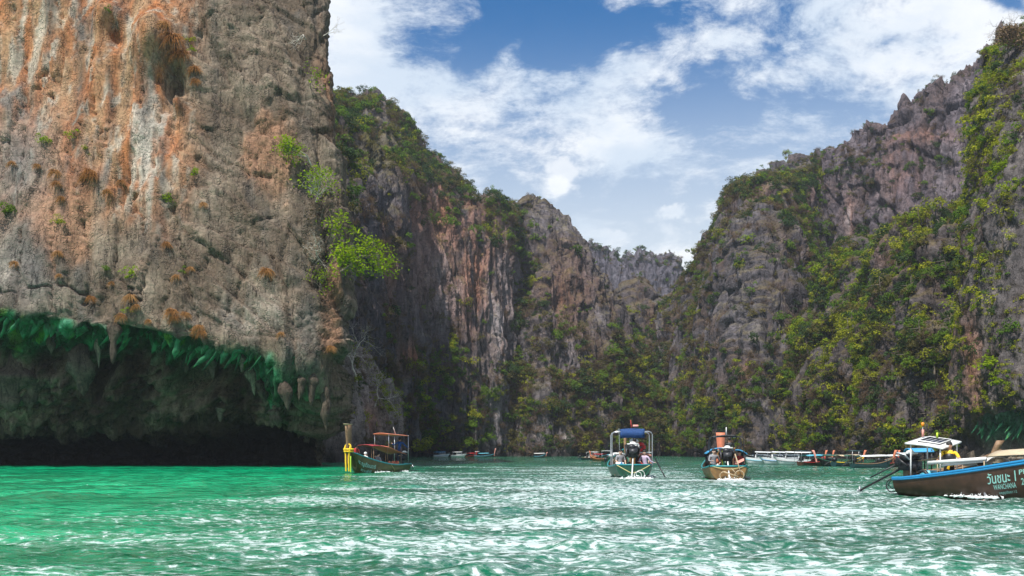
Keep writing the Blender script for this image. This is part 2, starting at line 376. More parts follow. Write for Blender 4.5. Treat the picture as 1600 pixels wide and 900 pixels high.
    U = lerp((.075, .052, .036), (.24, .185, .13), sstep(-.1, .5, fbm(G, (2.5, 2.5, 4), 4, 3.0)+.5*(blob(px, py, 25, 610, 60, 60)+blob(px, py, 450, 600, 60, 60)+blob(px, py, 290, 630, 50, 20))))
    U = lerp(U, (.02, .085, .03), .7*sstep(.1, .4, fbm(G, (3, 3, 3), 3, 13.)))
    U = lerp(U, (.024, .021, .018), sstep(664, 690, py+10*fbm(G, 4, 2, 9.)))  # undercut's shade painted near black into the wet rock of the recess
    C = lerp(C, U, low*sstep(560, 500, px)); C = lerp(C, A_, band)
    C = lerp(C, (.16, .12, .085), .85*sstep(480, 515, px)*sstep(540, 600, py)); 
    return np.clip(C*(.86+.12*bl[..., None]), .01, .8)
def lipy(px): return float(np.interp(px, LIMEL[:, 0], LIMEL[:, 1]))
colsA = []
for px in (-420, -260, -140, -60, 0, 60, 120, 180, 240, 300, 360, 420, 465, 490):
    l = lipy(px); k = max(0, min(1, (px-330)/170))            # cave fades out to the right corner
    colsA.append((px, 96-5.5*k, [(702, 95-4*k), (684, 92-2.5*k), (660, 87.5), (600, 85.5), (l+34, 83.8), (l+2, 79.5), (l-40, 79.8), (380, 81.2), (200, 84), (0, 87.5), (-260, 93)]))
for (px, sh) in ((498, 0), (507, 1)):
    colsA.append((px, 90+sh, [(702, 89+sh, px), (684, 88+sh, px+1), (650, 86.5+sh, px+3), (600, 84+sh, px+12), (570, 82.5+sh, px+24), (540, 81+sh, px+42), (480, 82+sh, px+48), (380, 83+sh, px+42), (200, 85+sh, px+28), (0, 88.5+sh, px+12), (-260, 94+sh, px-20)]))
for (px, sh) in ((498, 10), (470, 30), (420, 60)):
    colsA.append((px, 92+sh, [(702, 91+sh, px), (684, 90+sh, px+1), (650, 89+sh, px+3), (600, 86+sh, px+12), (570, 84+sh, px+24), (540, 82.5+sh, px+42), (480, 83+sh, px+46), (380, 84+sh, px+40), (200, 86+sh, px+24), (0, 89.5+sh, px+6), (-260, 95+sh, px-24)]))
# ---- generic karst relief for the far walls
def karst(a1, a2, a3, s1=22, s2=7, s3=2.2, seed=0., zs=.22):
    def f(G, N, px, py, vv):
        z = G*np.array([1, 1, zs])
        big = ridged(z, s1, 2, seed+1.3); flute = ridged(G*np.array([1, 1, .06]), s3*1.5, 3, seed+21.); off = a3*1.9*flute+a1*big+a2*ridged(z, s2, 3, seed+5.1)+a3*ridged(G*np.array([1, 1, zs*1.4]), s3, 3, seed+2.2)+a3*.55*fbm(G, (s3*1.2, s3*1.2, s3*5.), 4, seed+7.)
        hx = (G[..., 0]+.6*G[..., 1]); wq = .4*fbm(G, (s2, s2, s2), 3, seed+3.3)
        for (sa, sb, am) in ((s2*.9, s2*3.2, a2*.55), (s3*1.1, s3*4.0, a3*.8), (s3*.6, s3*1.4, a3*.4)):
            e, r, tl = worley(hx/sa+wq, G[..., 2]/(sb*1.9)+wq, int(seed*10)+int(sa*7))
            off = off+am*((r-.5)*1.1+.6*tl-.8*sstep(.20, 0, e))
        t = fbm(G, (s1*.8, s1*.8, s2*.9), 3, seed+11.)*3; off = off+a2*.0*(np.floor(t)+sstep(.25, .75, t-np.floor(t)))/2
        low = 1-sstep(0, .05, vv)
        return off*(1-.3*low), big
    return f
def karst_col(grey=(.105, .10, .105), light=(.20, .19, .195), dark=(.05, .047, .05), orange=None, brown=.5, seed=0., gr=None, green=.0, greenmap=None):
    def f(G, N, px, py, vv, h):
        st = fbm(G*np.array([1, 1, .06]), 3.2, 4, seed+3.); b = fbm(G, 9, 4, seed+6.)
        C = lerp(grey, light, sstep(-.1, .5, st+.4*b)); C = lerp(C, dark, .85*sstep(.1, .5, fbm(G*np.array([1, 1, .08]), 2.0, 3, seed+16.)))
        bm = sstep(-.15, .4, fbm(G, (10, 10, 14), 4, seed+26.)+.35*(N[..., 2]-.2))*brown
        C = lerp(C, (.11, .068, .040), bm)
        if orange is not None:
            for (cx, cy, rx, ry, am) in orange:
                C = lerp(C, (.42, .20, .11), np.clip(.8*am*blob(px+8*b, py, cx, cy, rx, ry)*sstep(-.25, .3, st+.2), 0, 1))
        if gr is not None:
            for (cx, cy, rx, ry, am) in gr:
                C = lerp(C, (.36, .34, .33), np.clip(am*blob(px, py, cx, cy, rx, ry)*sstep(-.3, .25, st), 0, 1))
        gm = sstep(.25, .6, N[..., 2]+.25*b)*green
        if greenmap is not None: gm = np.clip(gm+greenmap(px, py)*sstep(-.6, .2, b), 0, 1)
        C = lerp(C, lerp((.10, .095, .035), (.20, .19, .045), sstep(-.3, .4, fbm(G, 6, 3, 9.))), gm)
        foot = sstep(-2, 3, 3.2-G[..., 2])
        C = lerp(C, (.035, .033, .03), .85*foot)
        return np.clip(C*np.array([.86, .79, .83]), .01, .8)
    return f
# vegetation sampling --------------------------------------------------------
KIND = ['dark', 'green', 'yellow', 'olive', 'dry', 'lime', 'tuft']
def sampler(count, size, dens, kinds, tilt=.5):
    def f(name, G, N, px, py, off, vv):
        d = dens(G, N, px, py, off, vv)
        d = d*((px > -60) & (px < 1660) & (py > -60) & (G[..., 2] > 1.2))
        du = np.linalg.norm(np.gradient(G, axis=1), axis=2); dv = np.linalg.norm(np.gradient(G, axis=0), axis=2)
        area = np.minimum(du, 3)*np.minimum(dv, 3)
        p = (d*area).ravel(); p = p/p.sum()
        idx = RS.choice(p.size, size=count, p=p)
        P = G.reshape(-1, 3)[idx]; n = N.reshape(-1, 3)[idx]; PX = px.ravel()[idx]; PY = py.ravel()[idx]
        r = (size[0]+(size[1]-size[0])*RS.rand(count)**2.6)*np.where(vv.ravel()[idx] > .93, .62, .86)
        kw = kinds(PX, PY, P, n)               # (count, 7) weights
        for j in range(7): kw[:, j] *= np.exp(3.4*fbm(P, 7., 3, 40.+j*3.3))      # kinds grow in patches
        kw = np.cumsum(kw/kw.sum(axis=1)[:, None], axis=1); kk = (RS.rand(count)[:, None] > kw).sum(axis=1)
        VEG.append(dict(cliff=name, P=P, n=n, r=r, k=kk, px=PX, py=PY))
    return f
def wts(n, *base): return np.ones((n, 7))*np.array(base)[None, :]
# ------------------------------------------------------------------ build the cliffs
def densA(G, N, px, py, off, vv):
    return 0.02+1.0*sstep(460, 490, px)*sstep(30, 80, py)*sstep(640, 560, py)
CLIFF_AO, CLIFF_A = make_cliff('cliff', colsA, 620, 560, disp_A, col_A, ROCK_NEAR, 'sheer orange and grey limestone cliff at the left over a dark undercut', back=(14, 40, 60), seed=0.)
def cols(spec, dD=0):
    out = []
    for (px, D0, pts) in spec: out.append((px, D0, pts))
    return out
colsB = [
 (440, 165, [(600,170),(450,178),(320,190),(230,215),(150,262)]),
 (500, 175, [(600,180),(450,186),(320,197),(225,224),(146,268)]),
 (530, 190, [(600,195),(450,202),(315,214),(220,240),(146,276)]),
 (550, 196, [(600,201),(450,208),(312,219),(220,244),(152,280)]),
 (582, 212, [(600,217),(450,223),(300,236),(228,254),(152,284)]),
 (604, 222, [(600,226),(450,232),(305,243),(238,260),(168,286)]),
 (624, 235, [(600,238),(450,244),(320,252),(255,265),(190,290)]),
 (637, 243, [(600,246),(455,251),(335,259),(272,271),(226,291)]),
 (655, 249, [(600,252),(462,257),(350,264),(280,275),(238,291)]),
 (690, 256, [(600,259),(470,263),(366,268),(302,277),(256,291)]),
 (716, 260, [(600,263),(476,267),(380,271),(325,279),(290,292)]),
 (740, 262, [(600,265),(480,269),(400,273),(345,280),(311,292)]),
 (770, 264, [(600,267),(480,271),(400,276),(340,283),(303,294)]),
 (786, 266, [(600,270),(480,276),(400,282),(350,288),(314,296)]),
 (802, 269, [(600,277),(480,289),(400,296),(355,300),(326,304)]),
 (817, 270, [(600,280),(490,292),(420,300),(384,306),(354,312)]),
 (823, 268, [(600,277),(490,288),(420,295),(352,298),(306,301)]),
 (850, 266, [(600,272),(490,280),(420,288),(360,294),(309,300)]),
 (880, 268, [(600,274),(500,282),(440,288),(390,294),(345,300)]),
 (906, 272, [(600,277),(515,284),(465,290),(425,296),(385,303)]),
 (940, 275, [(610,280),(545,286),(505,292),(468,299),(425,307)]),
 (962, 278, [(625,283),(570,289),(535,294),(500,300),(462,309)]),
 (980, 282, [(640,287),(600,291),(570,296),(545,302),(512,313)]),
 (1010, 287, [(670,290),(640,295),(615,301),(595,306),(570,320)]),
 (1060, 292, [(695,295),(680,300),(668,305),(655,312),(640,325)])]
def densB(G, N, px, py, off, vv):
    b = fbm(G, 9, 3, 1.)
    sky_y = np.interp(px, [440, 530, 600, 640, 690, 740, 780, 820], [150, 145, 165, 230, 256, 311, 305, 330])
    d = 1.6*sstep(135, 60, py-sky_y)*(px < 800)+1.0*blob(px, py, 830, 450, 42, 110)+1.1*sstep(540, 620, py)*(px > 530)+.9*blob(px, py, 900, 640, 90, 110)+1.0*blob(px, py, 690, 610, 90, 70)+.8*blob(px, py, 1000, 620, 70, 90)
    d = d+.45*sstep(470, 540, py)+.16
    cliffy = blob(px, py, 700, 400, 75, 70)+blob(px, py, 775, 480, 22, 90)+.6*blob(px, py, 900, 400, 55, 55)+.9*blob(px, py, 765, 620, 26, 70)+.7*blob(px, py, 850, 690, 60, 28)+.5*blob(px, py, 640, 430, 40, 60)
    cliffy = cliffy+.75*sstep(828, 860, px)*sstep(560, 480, py)+1.2*blob(px, py, 575, 238, 45, 20)
    d = d*(1-.92*np.clip(cliffy, 0, 1))*(.05+sstep(-.22, .22, b))*(.5+1.2*np.clip(N[..., 2]+.1, 0, 1))
    return d+.015
def kindsB(px, py, P, n):
    w = wts(len(px), .26, .30, .12, .45, .75, .02, 0)
    top = sstep(330, 250, py)*(px < 740)
    w[:, 0] += .6*top; w[:, 1] += .5*top; w[:, 3] += .4*top; w[:, 4] -= .2*top
    b = blob(px, py, 590, 230, 50, 60); w[:, 2] += .3*b
    brown = blob(px, py, 640, 350, 90, 50)+blob(px, py, 900, 560, 90, 80)+blob(px, py, 600, 520, 60, 100); w[:, 4] += 1.2*brown; w[:, 3] += .4*brown
    green = blob(px, py, 720, 610, 70, 60)+blob(px, py, 990, 600, 60, 70)+blob(px, py, 850, 430, 40, 60); w[:, 1] += 1.1*green; w[:, 2] += .35*green
    return np.clip(w, 0.01, None)
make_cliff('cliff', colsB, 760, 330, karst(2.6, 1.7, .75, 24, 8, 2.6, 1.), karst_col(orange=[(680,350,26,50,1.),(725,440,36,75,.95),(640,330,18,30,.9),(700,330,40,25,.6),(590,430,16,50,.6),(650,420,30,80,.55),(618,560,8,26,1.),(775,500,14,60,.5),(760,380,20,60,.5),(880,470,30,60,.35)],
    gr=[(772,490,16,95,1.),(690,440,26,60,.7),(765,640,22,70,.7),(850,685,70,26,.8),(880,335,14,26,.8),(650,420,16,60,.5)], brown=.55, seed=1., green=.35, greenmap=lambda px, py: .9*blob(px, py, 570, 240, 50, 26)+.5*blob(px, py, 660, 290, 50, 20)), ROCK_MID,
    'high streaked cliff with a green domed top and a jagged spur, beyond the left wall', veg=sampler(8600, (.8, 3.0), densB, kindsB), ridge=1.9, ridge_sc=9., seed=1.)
# lower buttress just behind the left wall
colsA2 = [
 (470, 118, [(690,118.5),(660,119),(620,120),(570,121),(520,124)]),
 (520, 120, [(690,120.5),(660,121),(620,122),(575,123),(535,126)]),
 (545, 124, [(690,124.5),(665,125),(630,126),(595,127),(560,130)]),
 (570, 130, [(692,130.5),(670,131),(640,132),(610,134),(582,138)]),
 (592, 138, [(694,138.5),(676,139),(655,140),(632,142),(612,146)]),
 (606, 150, [(698,150),(684,150.5),(668,151),(655,153),(642,156)]),
 (612, 168, [(700,168),(688,168),(676,168),(666,169),(655,170)]),
 (600, 190, [(700,190),(690,190),(680,190),(670,190),(660,190)])]
def kindsDry(px, py, P, n): return wts(len(px), .02, .10, .45, .25, .6, .15, 0)
_, GA2 = make_cliff('cliff', colsA2, 260, 130, karst(1.2, .9, .5, 10, 4, 1.6, 2.), karst_col(grey=(.30, .27, .23), light=(.46, .42, .37), dark=(.12, .11, .10), orange=[(560,660,10,30,.7),(585,690,8,20,.6)], brown=.3, seed=2.), ROCK_NEAR,
    'pale low rock buttress tucked behind the left wall beside the green boat', back=(8, 20, 30), veg=sampler(330, (.4, 1.3), lambda G, N, px, py, off, vv: .1+sstep(690, 600, py), kindsDry), ridge=.8, ridge_sc=3., seed=2.)
# far mountain closing the valley
colsD = [(870, 470, [(640,472),(560,474),(500,476),(440,480),(395,488)])]
for px, ry in ((905, 380), (920, 376), (938, 380), (948, 387), (958, 385), (966, 394), (978, 392), (990, 386), (1004, 388), (1015, 382), (1032, 384), (1046, 388), (1056, 398), (1064, 408), (1069, 424), (1078, 450), (1100, 500), (1140, 560)):
    colsD.append((px, 455, [(640, 457), (560, 459), (500, 461), (460 if ry < 440 else ry+40, 464), (ry+2, 474)]))
make_cliff('cliff', colsD, 300, 130, karst(3.0, 2.2, 1.2, 34, 10, 4, 3., .12), karst_col(grey=(.12, .12, .14), light=(.17, .17, .19), dark=(.065, .065, .075), brown=.05, seed=3.), ROCK_FAR,
    'distant flat-topped grey cliff at the head of the lagoon', veg=sampler(420, (1.2, 2.6), lambda G, N, px, py, off, vv: .05+1.5*sstep(.9, 1., vv), lambda px, py, P, n: wts(len(px), .5, .2, 0, .3, .4, 0, 0)), ridge=2.0, ridge_sc=14., seed=3., back=(30, 90, 140))
# middle ground slopes in the gap, with a small pinnacle
colsV = []
for px, ry, D in ((900, 420, 345), (930, 430, 345), (952, 470, 345), (968, 476, 342), (978, 446, 338), (988, 431, 336), (1000, 434, 336), (1010, 452, 337), (1024, 460, 340), (1036, 450, 342), (1052, 440, 342), (1068, 428, 342), (1084, 415, 340), (1100, 392, 340), (1130, 380, 340), (1180, 380, 340)):
    colsV.append((px, D-42, [(660, D-38), (600, D-32), (560, D-25), (510, D-14), (ry, D)]))
make_cliff('cliff', colsV, 220, 150, karst(3.0, 2.0, .9, 24, 9, 3, 4.), karst_col(brown=.75, seed=4., green=.3), ROCK_MID,
    'brown brushy slope with a small rock pinnacle in the gap of the valley', veg=sampler(2000, (1.0, 2.6), lambda G, N, px, py, off, vv: (.35+1.0*sstep(470, 560, py)+.6*blob(px, py, 1060, 450, 40, 30))*(1-.93*blob(px, py, 992, 462, 20, 42)), lambda px, py, P, n: wts(len(px), .35, .3, .12, .3, .6, 0, 0)), ridge=1.2, ridge_sc=6., seed=4.)
# right mountain, front spur with dark rock
colsE = [
 (1036, 296, [(660,299),(610,303),(565,308),(520,314),(480,328)]),
 (1058, 288, [(650,291),(600,297),(550,303),(505,310),(455,325)]),
 (1082, 272, [(625,277),(565,284),(515,292),(470,299),(425,320)]),
 (1104, 255, [(612,260),(545,268),(485,278),(440,289),(404,308)]),
 (1117, 244, [(610,249),(535,256),(470,266),(420,278),(362,296)]),
 (1128, 236, [(610,241),(530,248),(460,258),(400,270),(332,290)]),
 (1142, 228, [(605,233),(515,240),(440,249),(380,260),(304,286)]),
 (1160, 220, [(600,225),(505,232),(425,241),(362,253),(285,284)]),
 (1190, 215, [(600,220),(500,227),(412,236),(350,248),(273,285)]),
 (1222, 213, [(600,218),(508,227),(425,238),(355,256),(260,288)]),
 (1245, 213, [(605,219),(525,231),(450,246),(372,266),(248,292)]),
 (1268, 214, [(612,222),(545,238),(480,256),(395,276),(240,296)]),
 (1300, 214, [(612,222),(550,238),(485,257),(400,278),(236,299)]),
 (1330, 214, [(612,222),(550,238),(485,258),(400,280),(238,302)]),
 (1380, 210, [(612,220),(550,238),(485,260),(420,280),(330,302)])]
def densE(G, N, px, py, off, vv):
    b = fbm(G, 8, 3, 1.)
    top = sstep(60, 20, py-np.interp(px, [1042, 1065, 1102, 1114, 1160, 1245, 1300], [455, 425, 362, 332, 285, 248, 236]))
    d = 1.3*top*(px < 1260)+.25*(top*(px > 1240))+1.2*sstep(560, 660, py)+.7*blob(px, py, 1255, 430, 26, 90)+.35+.7*blob(px, py, 1080, 600, 40, 90)+.6*sstep(1235, 1270, px)*sstep(400, 480, py)+.5*blob(px, py, 1200, 320, 70, 25)
    d = d*(1-.75*np.clip(blob(px, py, 1185, 430, 40, 70)+.8*blob(px, py, 1150, 520, 30, 60)+blob(px, py, 1290, 340, 40, 50)+.6*blob(px, py, 1190, 640, 28, 50), 0, 1))
    return d*(.05+sstep(-.2, .25, b))*(.5+1.1*np.clip(N[..., 2]+.1, 0, 1))+.01
def kindsE(px, py, P, n):
    w = wts(len(px), .26, .32, .10, .45, .75, .02, 0)
    b = blob(px, py, 1255, 420, 22, 90); w[:, 1] += 1.6*b; w[:, 5] += .25*b
    b = blob(px, py, 1230, 300, 90, 40); w[:, 0] += .3*b; w[:, 3] += .9*b
    b = sstep(1130, 1070, px)*sstep(560, 500, py); w[:, 4] += .9*b
    b = sstep(600, 680, py); w[:, 1] += .5*b; w[:, 2] += .12*b
    return np.clip(w, .01, None)
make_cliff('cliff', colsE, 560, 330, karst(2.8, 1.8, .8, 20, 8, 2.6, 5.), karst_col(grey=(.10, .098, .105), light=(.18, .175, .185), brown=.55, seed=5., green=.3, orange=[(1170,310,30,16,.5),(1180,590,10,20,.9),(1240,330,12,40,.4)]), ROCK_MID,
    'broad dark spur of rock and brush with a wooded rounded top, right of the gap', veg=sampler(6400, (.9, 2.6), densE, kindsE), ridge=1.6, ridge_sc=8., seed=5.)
# tall bare wall behind, rising to the right
colsF = []
for px, ry in ((1290, 236), (1322, 237), (1328, 226), (1338, 224), (1350, 211), (1358, 214), (1374, 199), (1392, 196), (1402, 184), (1414, 170), (1422, 161), (1440, 150), (1456, 147), (1468, 136), (1484, 130), (1496, 118), (1504, 107), (1522, 100), (1540, 92), (1556, 82), (1570, 77), (1600, 60), (1640, 40), (1720, 10)):
    t = (px-1290)/430
    D = 285-55*t
    colsF.append((px, D-22, [(600, D-18), (480, D-13), (380, D-8), (ry*.6+152, D-3), (ry, D+6)]))
make_cliff('cliff', colsF, 420, 300, karst(3.2, 1.9, .9, 20, 8, 2.6, 6., .10), karst_col(grey=(.125, .113, .125), light=(.20, .185, .195), dark=(.06, .055, .06), brown=.42, seed=6., orange=[(1332,345,6,26,1.),(1420,270,30,50,.3),(1450,220,60,12,.4)], gr=[(1332,350,6,26,1.)]), ROCK_MID,
    'tall bare purple-grey wall with a saw-toothed crest climbing to the right', veg=sampler(1300, (.8, 1.9), lambda G, N, px, py, off, vv: (.12+.6*blob(px, py, 1380, 260, 50, 50)+.3*sstep(.93, 1., vv)+.3*sstep(320, 400, py))*(.2+sstep(-.2, .4, fbm(G, 8, 3, 1.))), lambda px, py, P, n: wts(len(px), .3, .2, .02, .4, .9, 0, 0)), ridge=3.0, ridge_sc=7., seed=6., back=(20, 60, 90))
# wooded spurs in front of it
colsE2 = [
 (1235, 222, [(670,224),(650,228),(630,232),(605,237),(580,246)]),
 (1255, 205, [(650,208),(610,213),(575,220),(550,227),(525,238)]),
 (1275, 194, [(630,197),(585,202),(550,207),(525,213),(506,223)]),
 (1292, 188, [(622,191),(575,196),(540,201),(516,207),(500,218)]),
 (1308, 185, [(622,189),(570,196),(520,204),(470,212),(440,226)]),
 (1322, 181, [(620,185),(560,192),(500,201),(440,211),(375,228)]),
 (1345, 174, [(620,178),(555,185),(492,194),(434,204),(370,222)]),
 (1368, 170, [(620,174),(555,182),(500,192),(450,203),(402,220)]),
 (1388, 164, [(620,168),(550,175),(490,184),(440,194),(378,210)]),
 (1410, 158, [(620,162),(545,168),(478,175),(412,185),(355,203)]),
 (1440, 152, [(620,156),(540,161),(470,168),(402,177),(348,195)]),
 (1470, 147, [(620,151),(540,156),(465,162),(400,171),(352,189)]),
 (1500, 144, [(620,148),(540,153),(460,159),(390,168),(320,186)]),
 (1560, 142, [(620,146),(540,151),(450,157),(370,165),(290,182)]),
 (1660, 140, [(620,144),(540,149),(440,155),(350,163),(260,180)])]
def densE2(G, N, px, py, off, vv):
    return (.75+.3*sstep(.8, 1., vv)-.55*np.clip(blob(px, py, 1415, 390, 14, 60)+.8*blob(px, py, 1340, 395, 18, 22)+.6*blob(px, py, 1450, 640, 30, 60)+.6*blob(px, py, 1405, 460, 12, 80), 0, 1))*(.06+sstep(-.22, .22, fbm(G*np.array([1, 1, .6]), 7, 4, 1.)))
def kindsE2(px, py, P, n):
    w = wts(len(px), .30, .62, .30, .30, .25, .05, 0)
    b = blob(px, py, 1425, 370, 50, 40)+blob(px, py, 1320, 480, 30, 60)+blob(px, py, 1360, 540, 50, 60); w[:, 2] += .9*b
    b = blob(px, py, 1290, 560, 34, 90)+blob(px, py, 1440, 620, 60, 70); w[:, 4] += .9*b; w[:, 3] += .7*b
    b = blob(px, py, 1455, 480, 26, 90)+blob(px, py, 1360, 400, 30, 30); w[:, 1] += 1.1*b
    b = sstep(.5, 1., n[:, 2]); w[:, 2] += .5*b
    return np.clip(w, .01, None)
make_cliff('cliff', colsE2, 420, 260, karst(3.0, 2.0, .8, 16, 7, 2.2, 7., .22), karst_col(grey=(.10, .093, .093), light=(.18, .165, .16), brown=.6, seed=7., green=.4, orange=[(1415,420,8,40,.4)]), ROCK_MID,
    'wooded spurs descending to the moored boats below the tall grey wall', veg=sampler(6400, (.7, 2.4), densE2, kindsE2), ridge=1.2, ridge_sc=5., seed=7.)
# near right cliff
colsG = []
EDGE = [(655, 122.5, 1478), (620, 123, 1479), (560, 124, 1480), (500, 125.5, 1483), (400, 129, 1490), (280, 134, 1505), (180, 140, 1530), (90, 147, 1566)]
def gcol(dpx, dD, toppy, base=None):
    pts = []
    for i, (py, D, px) in enumerate(EDGE):
        k = i/(len(EDGE)-1)
        yy = py*(1-k**1.5)+(toppy)*k**1.5 if toppy is not None else py
        pts.append((yy, D+dD-(4.0*(1-k) if i else 1.0), px+dpx))
    pts[0] = (655, pts[0][1]-.5, EDGE[0][2]+dpx)
    pts.insert(0, (690, pts[0][1]+3.5, EDGE[0][2]+dpx))
    return (1476+dpx, 122+dD+2, pts)
colsG += [gcol(30, 50, 95), gcol(8, 22, 92), gcol(0, 4, 90), gcol(14, 0, 62), gcol(34, -4, 44), gcol(64, -8, 22), gcol(100, -11, 0), gcol(150, -14, -40), gcol(230, -18, -90), gcol(400, -20, -140)]
def disp_G(G, N, px, py, vv):
    z = G*np.array([1, 1, .25])
    off = 1.8*ridged(z, 13, 2, 1.)+1.2*ridged(z, 5, 3, 5.)+.55*ridged(G*np.array([1, 1, .5]), 2.0, 3, 3.)+.4*fbm(G, 1.2, 3, 8.)
    Q = G.copy(); Q[..., 0] = G[..., 0]+G[..., 2]*.5
    off += sstep(640, 660, py)*(1-sstep(700, 716, py))*.8*ridged(Q*np.array([1, 1, .5]), 1.8, 3, 2.)
    off -= .4*sstep(690, 712, py)
    return off, ridged(z, 13, 2, 1.)
_kg = karst_col(grey=(.11, .105, .10), light=(.22, .205, .185), brown=.55, seed=8., green=.35, orange=[(1492,560,10,60,.8),(1500,640,14,40,.5)])
def col_G(G, N, px, py, vv, h):
    C = _kg(G, N, px, py, vv, h)
    Q = G.copy(); Q[..., 0] = G[..., 0]+G[..., 2]*.6
    band = sstep(652, 662, py+8*fbm(G, 3, 2))*(1-sstep(684, 700, py+10*fbm(G, 2, 2, 4.)))*sstep(1500, 1520, px)
    C = lerp(C, lerp((.02, .06, .035), (.09, .20, .12), sstep(-.3, .4, fbm(Q*np.array([1, 1, .3]), .9, 3))), band*.9)
    C = lerp(C, (.30, .25, .19), .7*sstep(686, 700, py)*(1-sstep(712, 716, py))*sstep(1490, 1510, px))
    return C
def densG(G, N, px, py, off, vv):
    return (1.1*sstep(560, 420, py)+.8*blob(px, py, 1540, 590, 60, 50)+.2+.3*blob(px, py, 1490, 600, 20, 60))*(1-.9*sstep(650, 660, py))*(1-.8*np.clip(blob(px, py, 1570, 380, 45, 60)+.7*blob(px, py, 1510, 470, 18, 70), 0, 1))*(.08+sstep(-.25, .2, fbm(G, 6, 4, 1.)))
def kindsG(px, py, P, n):
    w = wts(len(px), .22, .45, 1.1, .40, .20, .25, 0)
    b = blob(px, py, 1540, 180, 40, 90)+blob(px, py, 1560, 300, 60, 50); w[:, 2] += 1.3*b; w[:, 5] += .1*b
    b = blob(px, py, 1545, 520, 50, 50); w[:, 2] += 1.4*b; b = blob(px, py, 1545, 585, 22, 22); w[:, 5] += 9*b
    b = blob(px, py, 1500, 610, 26, 70)+blob(px, py, 1585, 110, 30, 40); w[:, 4] += 1.6*b
    return np.clip(w, .01, None)
CLIFF_GO, GG = make_cliff('cliff', colsG, 420, 420, disp_G, col_G, ROCK_NEAR, 'near right cliff hung with bright shrubs above an algae-stained waterline', veg=sampler(4600, (.5, 1.6), densG, kindsG), ridge=.8, ridge_sc=3., seed=8.)
# shrubs on the crumbling right edge of the near left wall (placed on its surface)
# ================================================================== VEGETATION
def leaf_mat(name, c1, c2, trans=0.35):
    m = bpy.data.materials.new(name); m.use_nodes = True
    t = NT(m.node_tree); t.n.clear()
    out = t.new('ShaderNodeOutputMaterial')
    oi = t.new('ShaderNodeObjectInfo'); geo = t.new('ShaderNodeNewGeometry')
    n = t.noise(geo.outputs['Position'], .35, 3, .6)
    f = t.math('ADD', t.math('MULTIPLY', oi.outputs['Random'], 0.6), t.math('MULTIPLY', t.math('SUBTRACT', n, .3), 1.0), clamp=True)
    rnd = t.math('ADD', t.math('MULTIPLY', geo.outputs['Random Per Island'], .7), .65)
    c = t.mix(1.0, t.mix(f, c1, c2), rnd, 'MULTIPLY')
    d = t.new('ShaderNodeBsdfDiffuse', {'Color': c}); tr = t.new('ShaderNodeBsdfTranslucent', {'Color': t.mix(1.0, c, (1.0, 1.25, .6), 'MULTIPLY')})
    mx = t.new('ShaderNodeMixShader', {0: trans, 1: d, 2: tr}); t.l.new(mx.outputs[0], out.inputs[0])
    return m
LEAF = {
 'dark': leaf_mat('leaf_dark', (.030, .055, .020), (.06, .10, .035)),
 'green': leaf_mat('leaf_green', (.065, .13, .016), (.15, .22, .025)),
 'yellow': leaf_mat('leaf_yellow', (.20, .225, .014), (.34, .33, .03)),
 'olive': leaf_mat('leaf_olive', (.085, .082, .03), (.16, .13, .045)),
 'dry': leaf_mat('leaf_dry', (.11, .075, .052), (.21, .14, .085), .15),
 'lime': leaf_mat('leaf_lime', (.17, .24, .010), (.29, .36, .014), .40),
 'tuft': leaf_mat('dry_grass', (.30, .13, .045), (.46, .25, .10), .2)}
BARK = mat('bark', (.16, .13, .10), .9, vary=.3, vscale=4)
PALEBARK = mat('bark_pale', (.48, .43, .37), .9, vary=.3, vscale=4)
def tube_arrays(path, radii, sides=5):
    """path (n,3) -> verts, quads of a tapering tube"""
    path = np.asarray(path, float); n = len(path)
    T = np.gradient(path, axis=0); T /= np.linalg.norm(T, axis=1)[:, None]+1e-9
    up = np.where(np.abs(T[:, 2:3]) > .9, np.array([[1., 0, 0]]), np.array([[0, 0, 1.]]))
    A = np.cross(T, up); A /= np.linalg.norm(A, axis=1)[:, None]+1e-9; B = np.cross(T, A)
    ang = np.linspace(0, 2*np.pi, sides, endpoint=False)
    V = path[:, None, :]+np.asarray(radii)[:, None, None]*(np.cos(ang)[None, :, None]*A[:, None, :]+np.sin(ang)[None, :, None]*B[:, None, :])
    i = np.arange(n*sides).reshape(n, sides); j = np.roll(i, -1, axis=1)
    Fq = np.stack([i[:-1].ravel(), j[:-1].ravel(), j[1:].ravel(), i[1:].ravel()], axis=1)
    return V.reshape(-1, 3), Fq
def join_arrays(parts):
    Vs, Fs, o = [], [], 0
    for V, Fq in parts: Vs.append(V); Fs.append(Fq+o); o += len(V)
    return np.concatenate(Vs), np.concatenate(Fs)
def leaves(P, Nrm, size, aspect=.55, R=RS, droop=0.):
    n = len(P)
    d = R.normal(size=(n, 3)); a = np.cross(Nrm, d); a /= np.linalg.norm(a, axis=1)[:, None]+1e-9; a[:, 2] -= droop
    b = np.cross(Nrm, a); b /= np.linalg.norm(b, axis=1)[:, None]+1e-9
    s = (size*(.6+.8*R.rand(n)))[:, None] if np.ndim(size) == 0 else (size*(.6+.8*R.rand(n)))[:, None]
    V = np.stack([P-a*s, P+b*s*aspect, P+a*s, P-b*s*aspect], axis=1).reshape(-1, 3)
    return V, np.arange(4*n).reshape(n, 4)
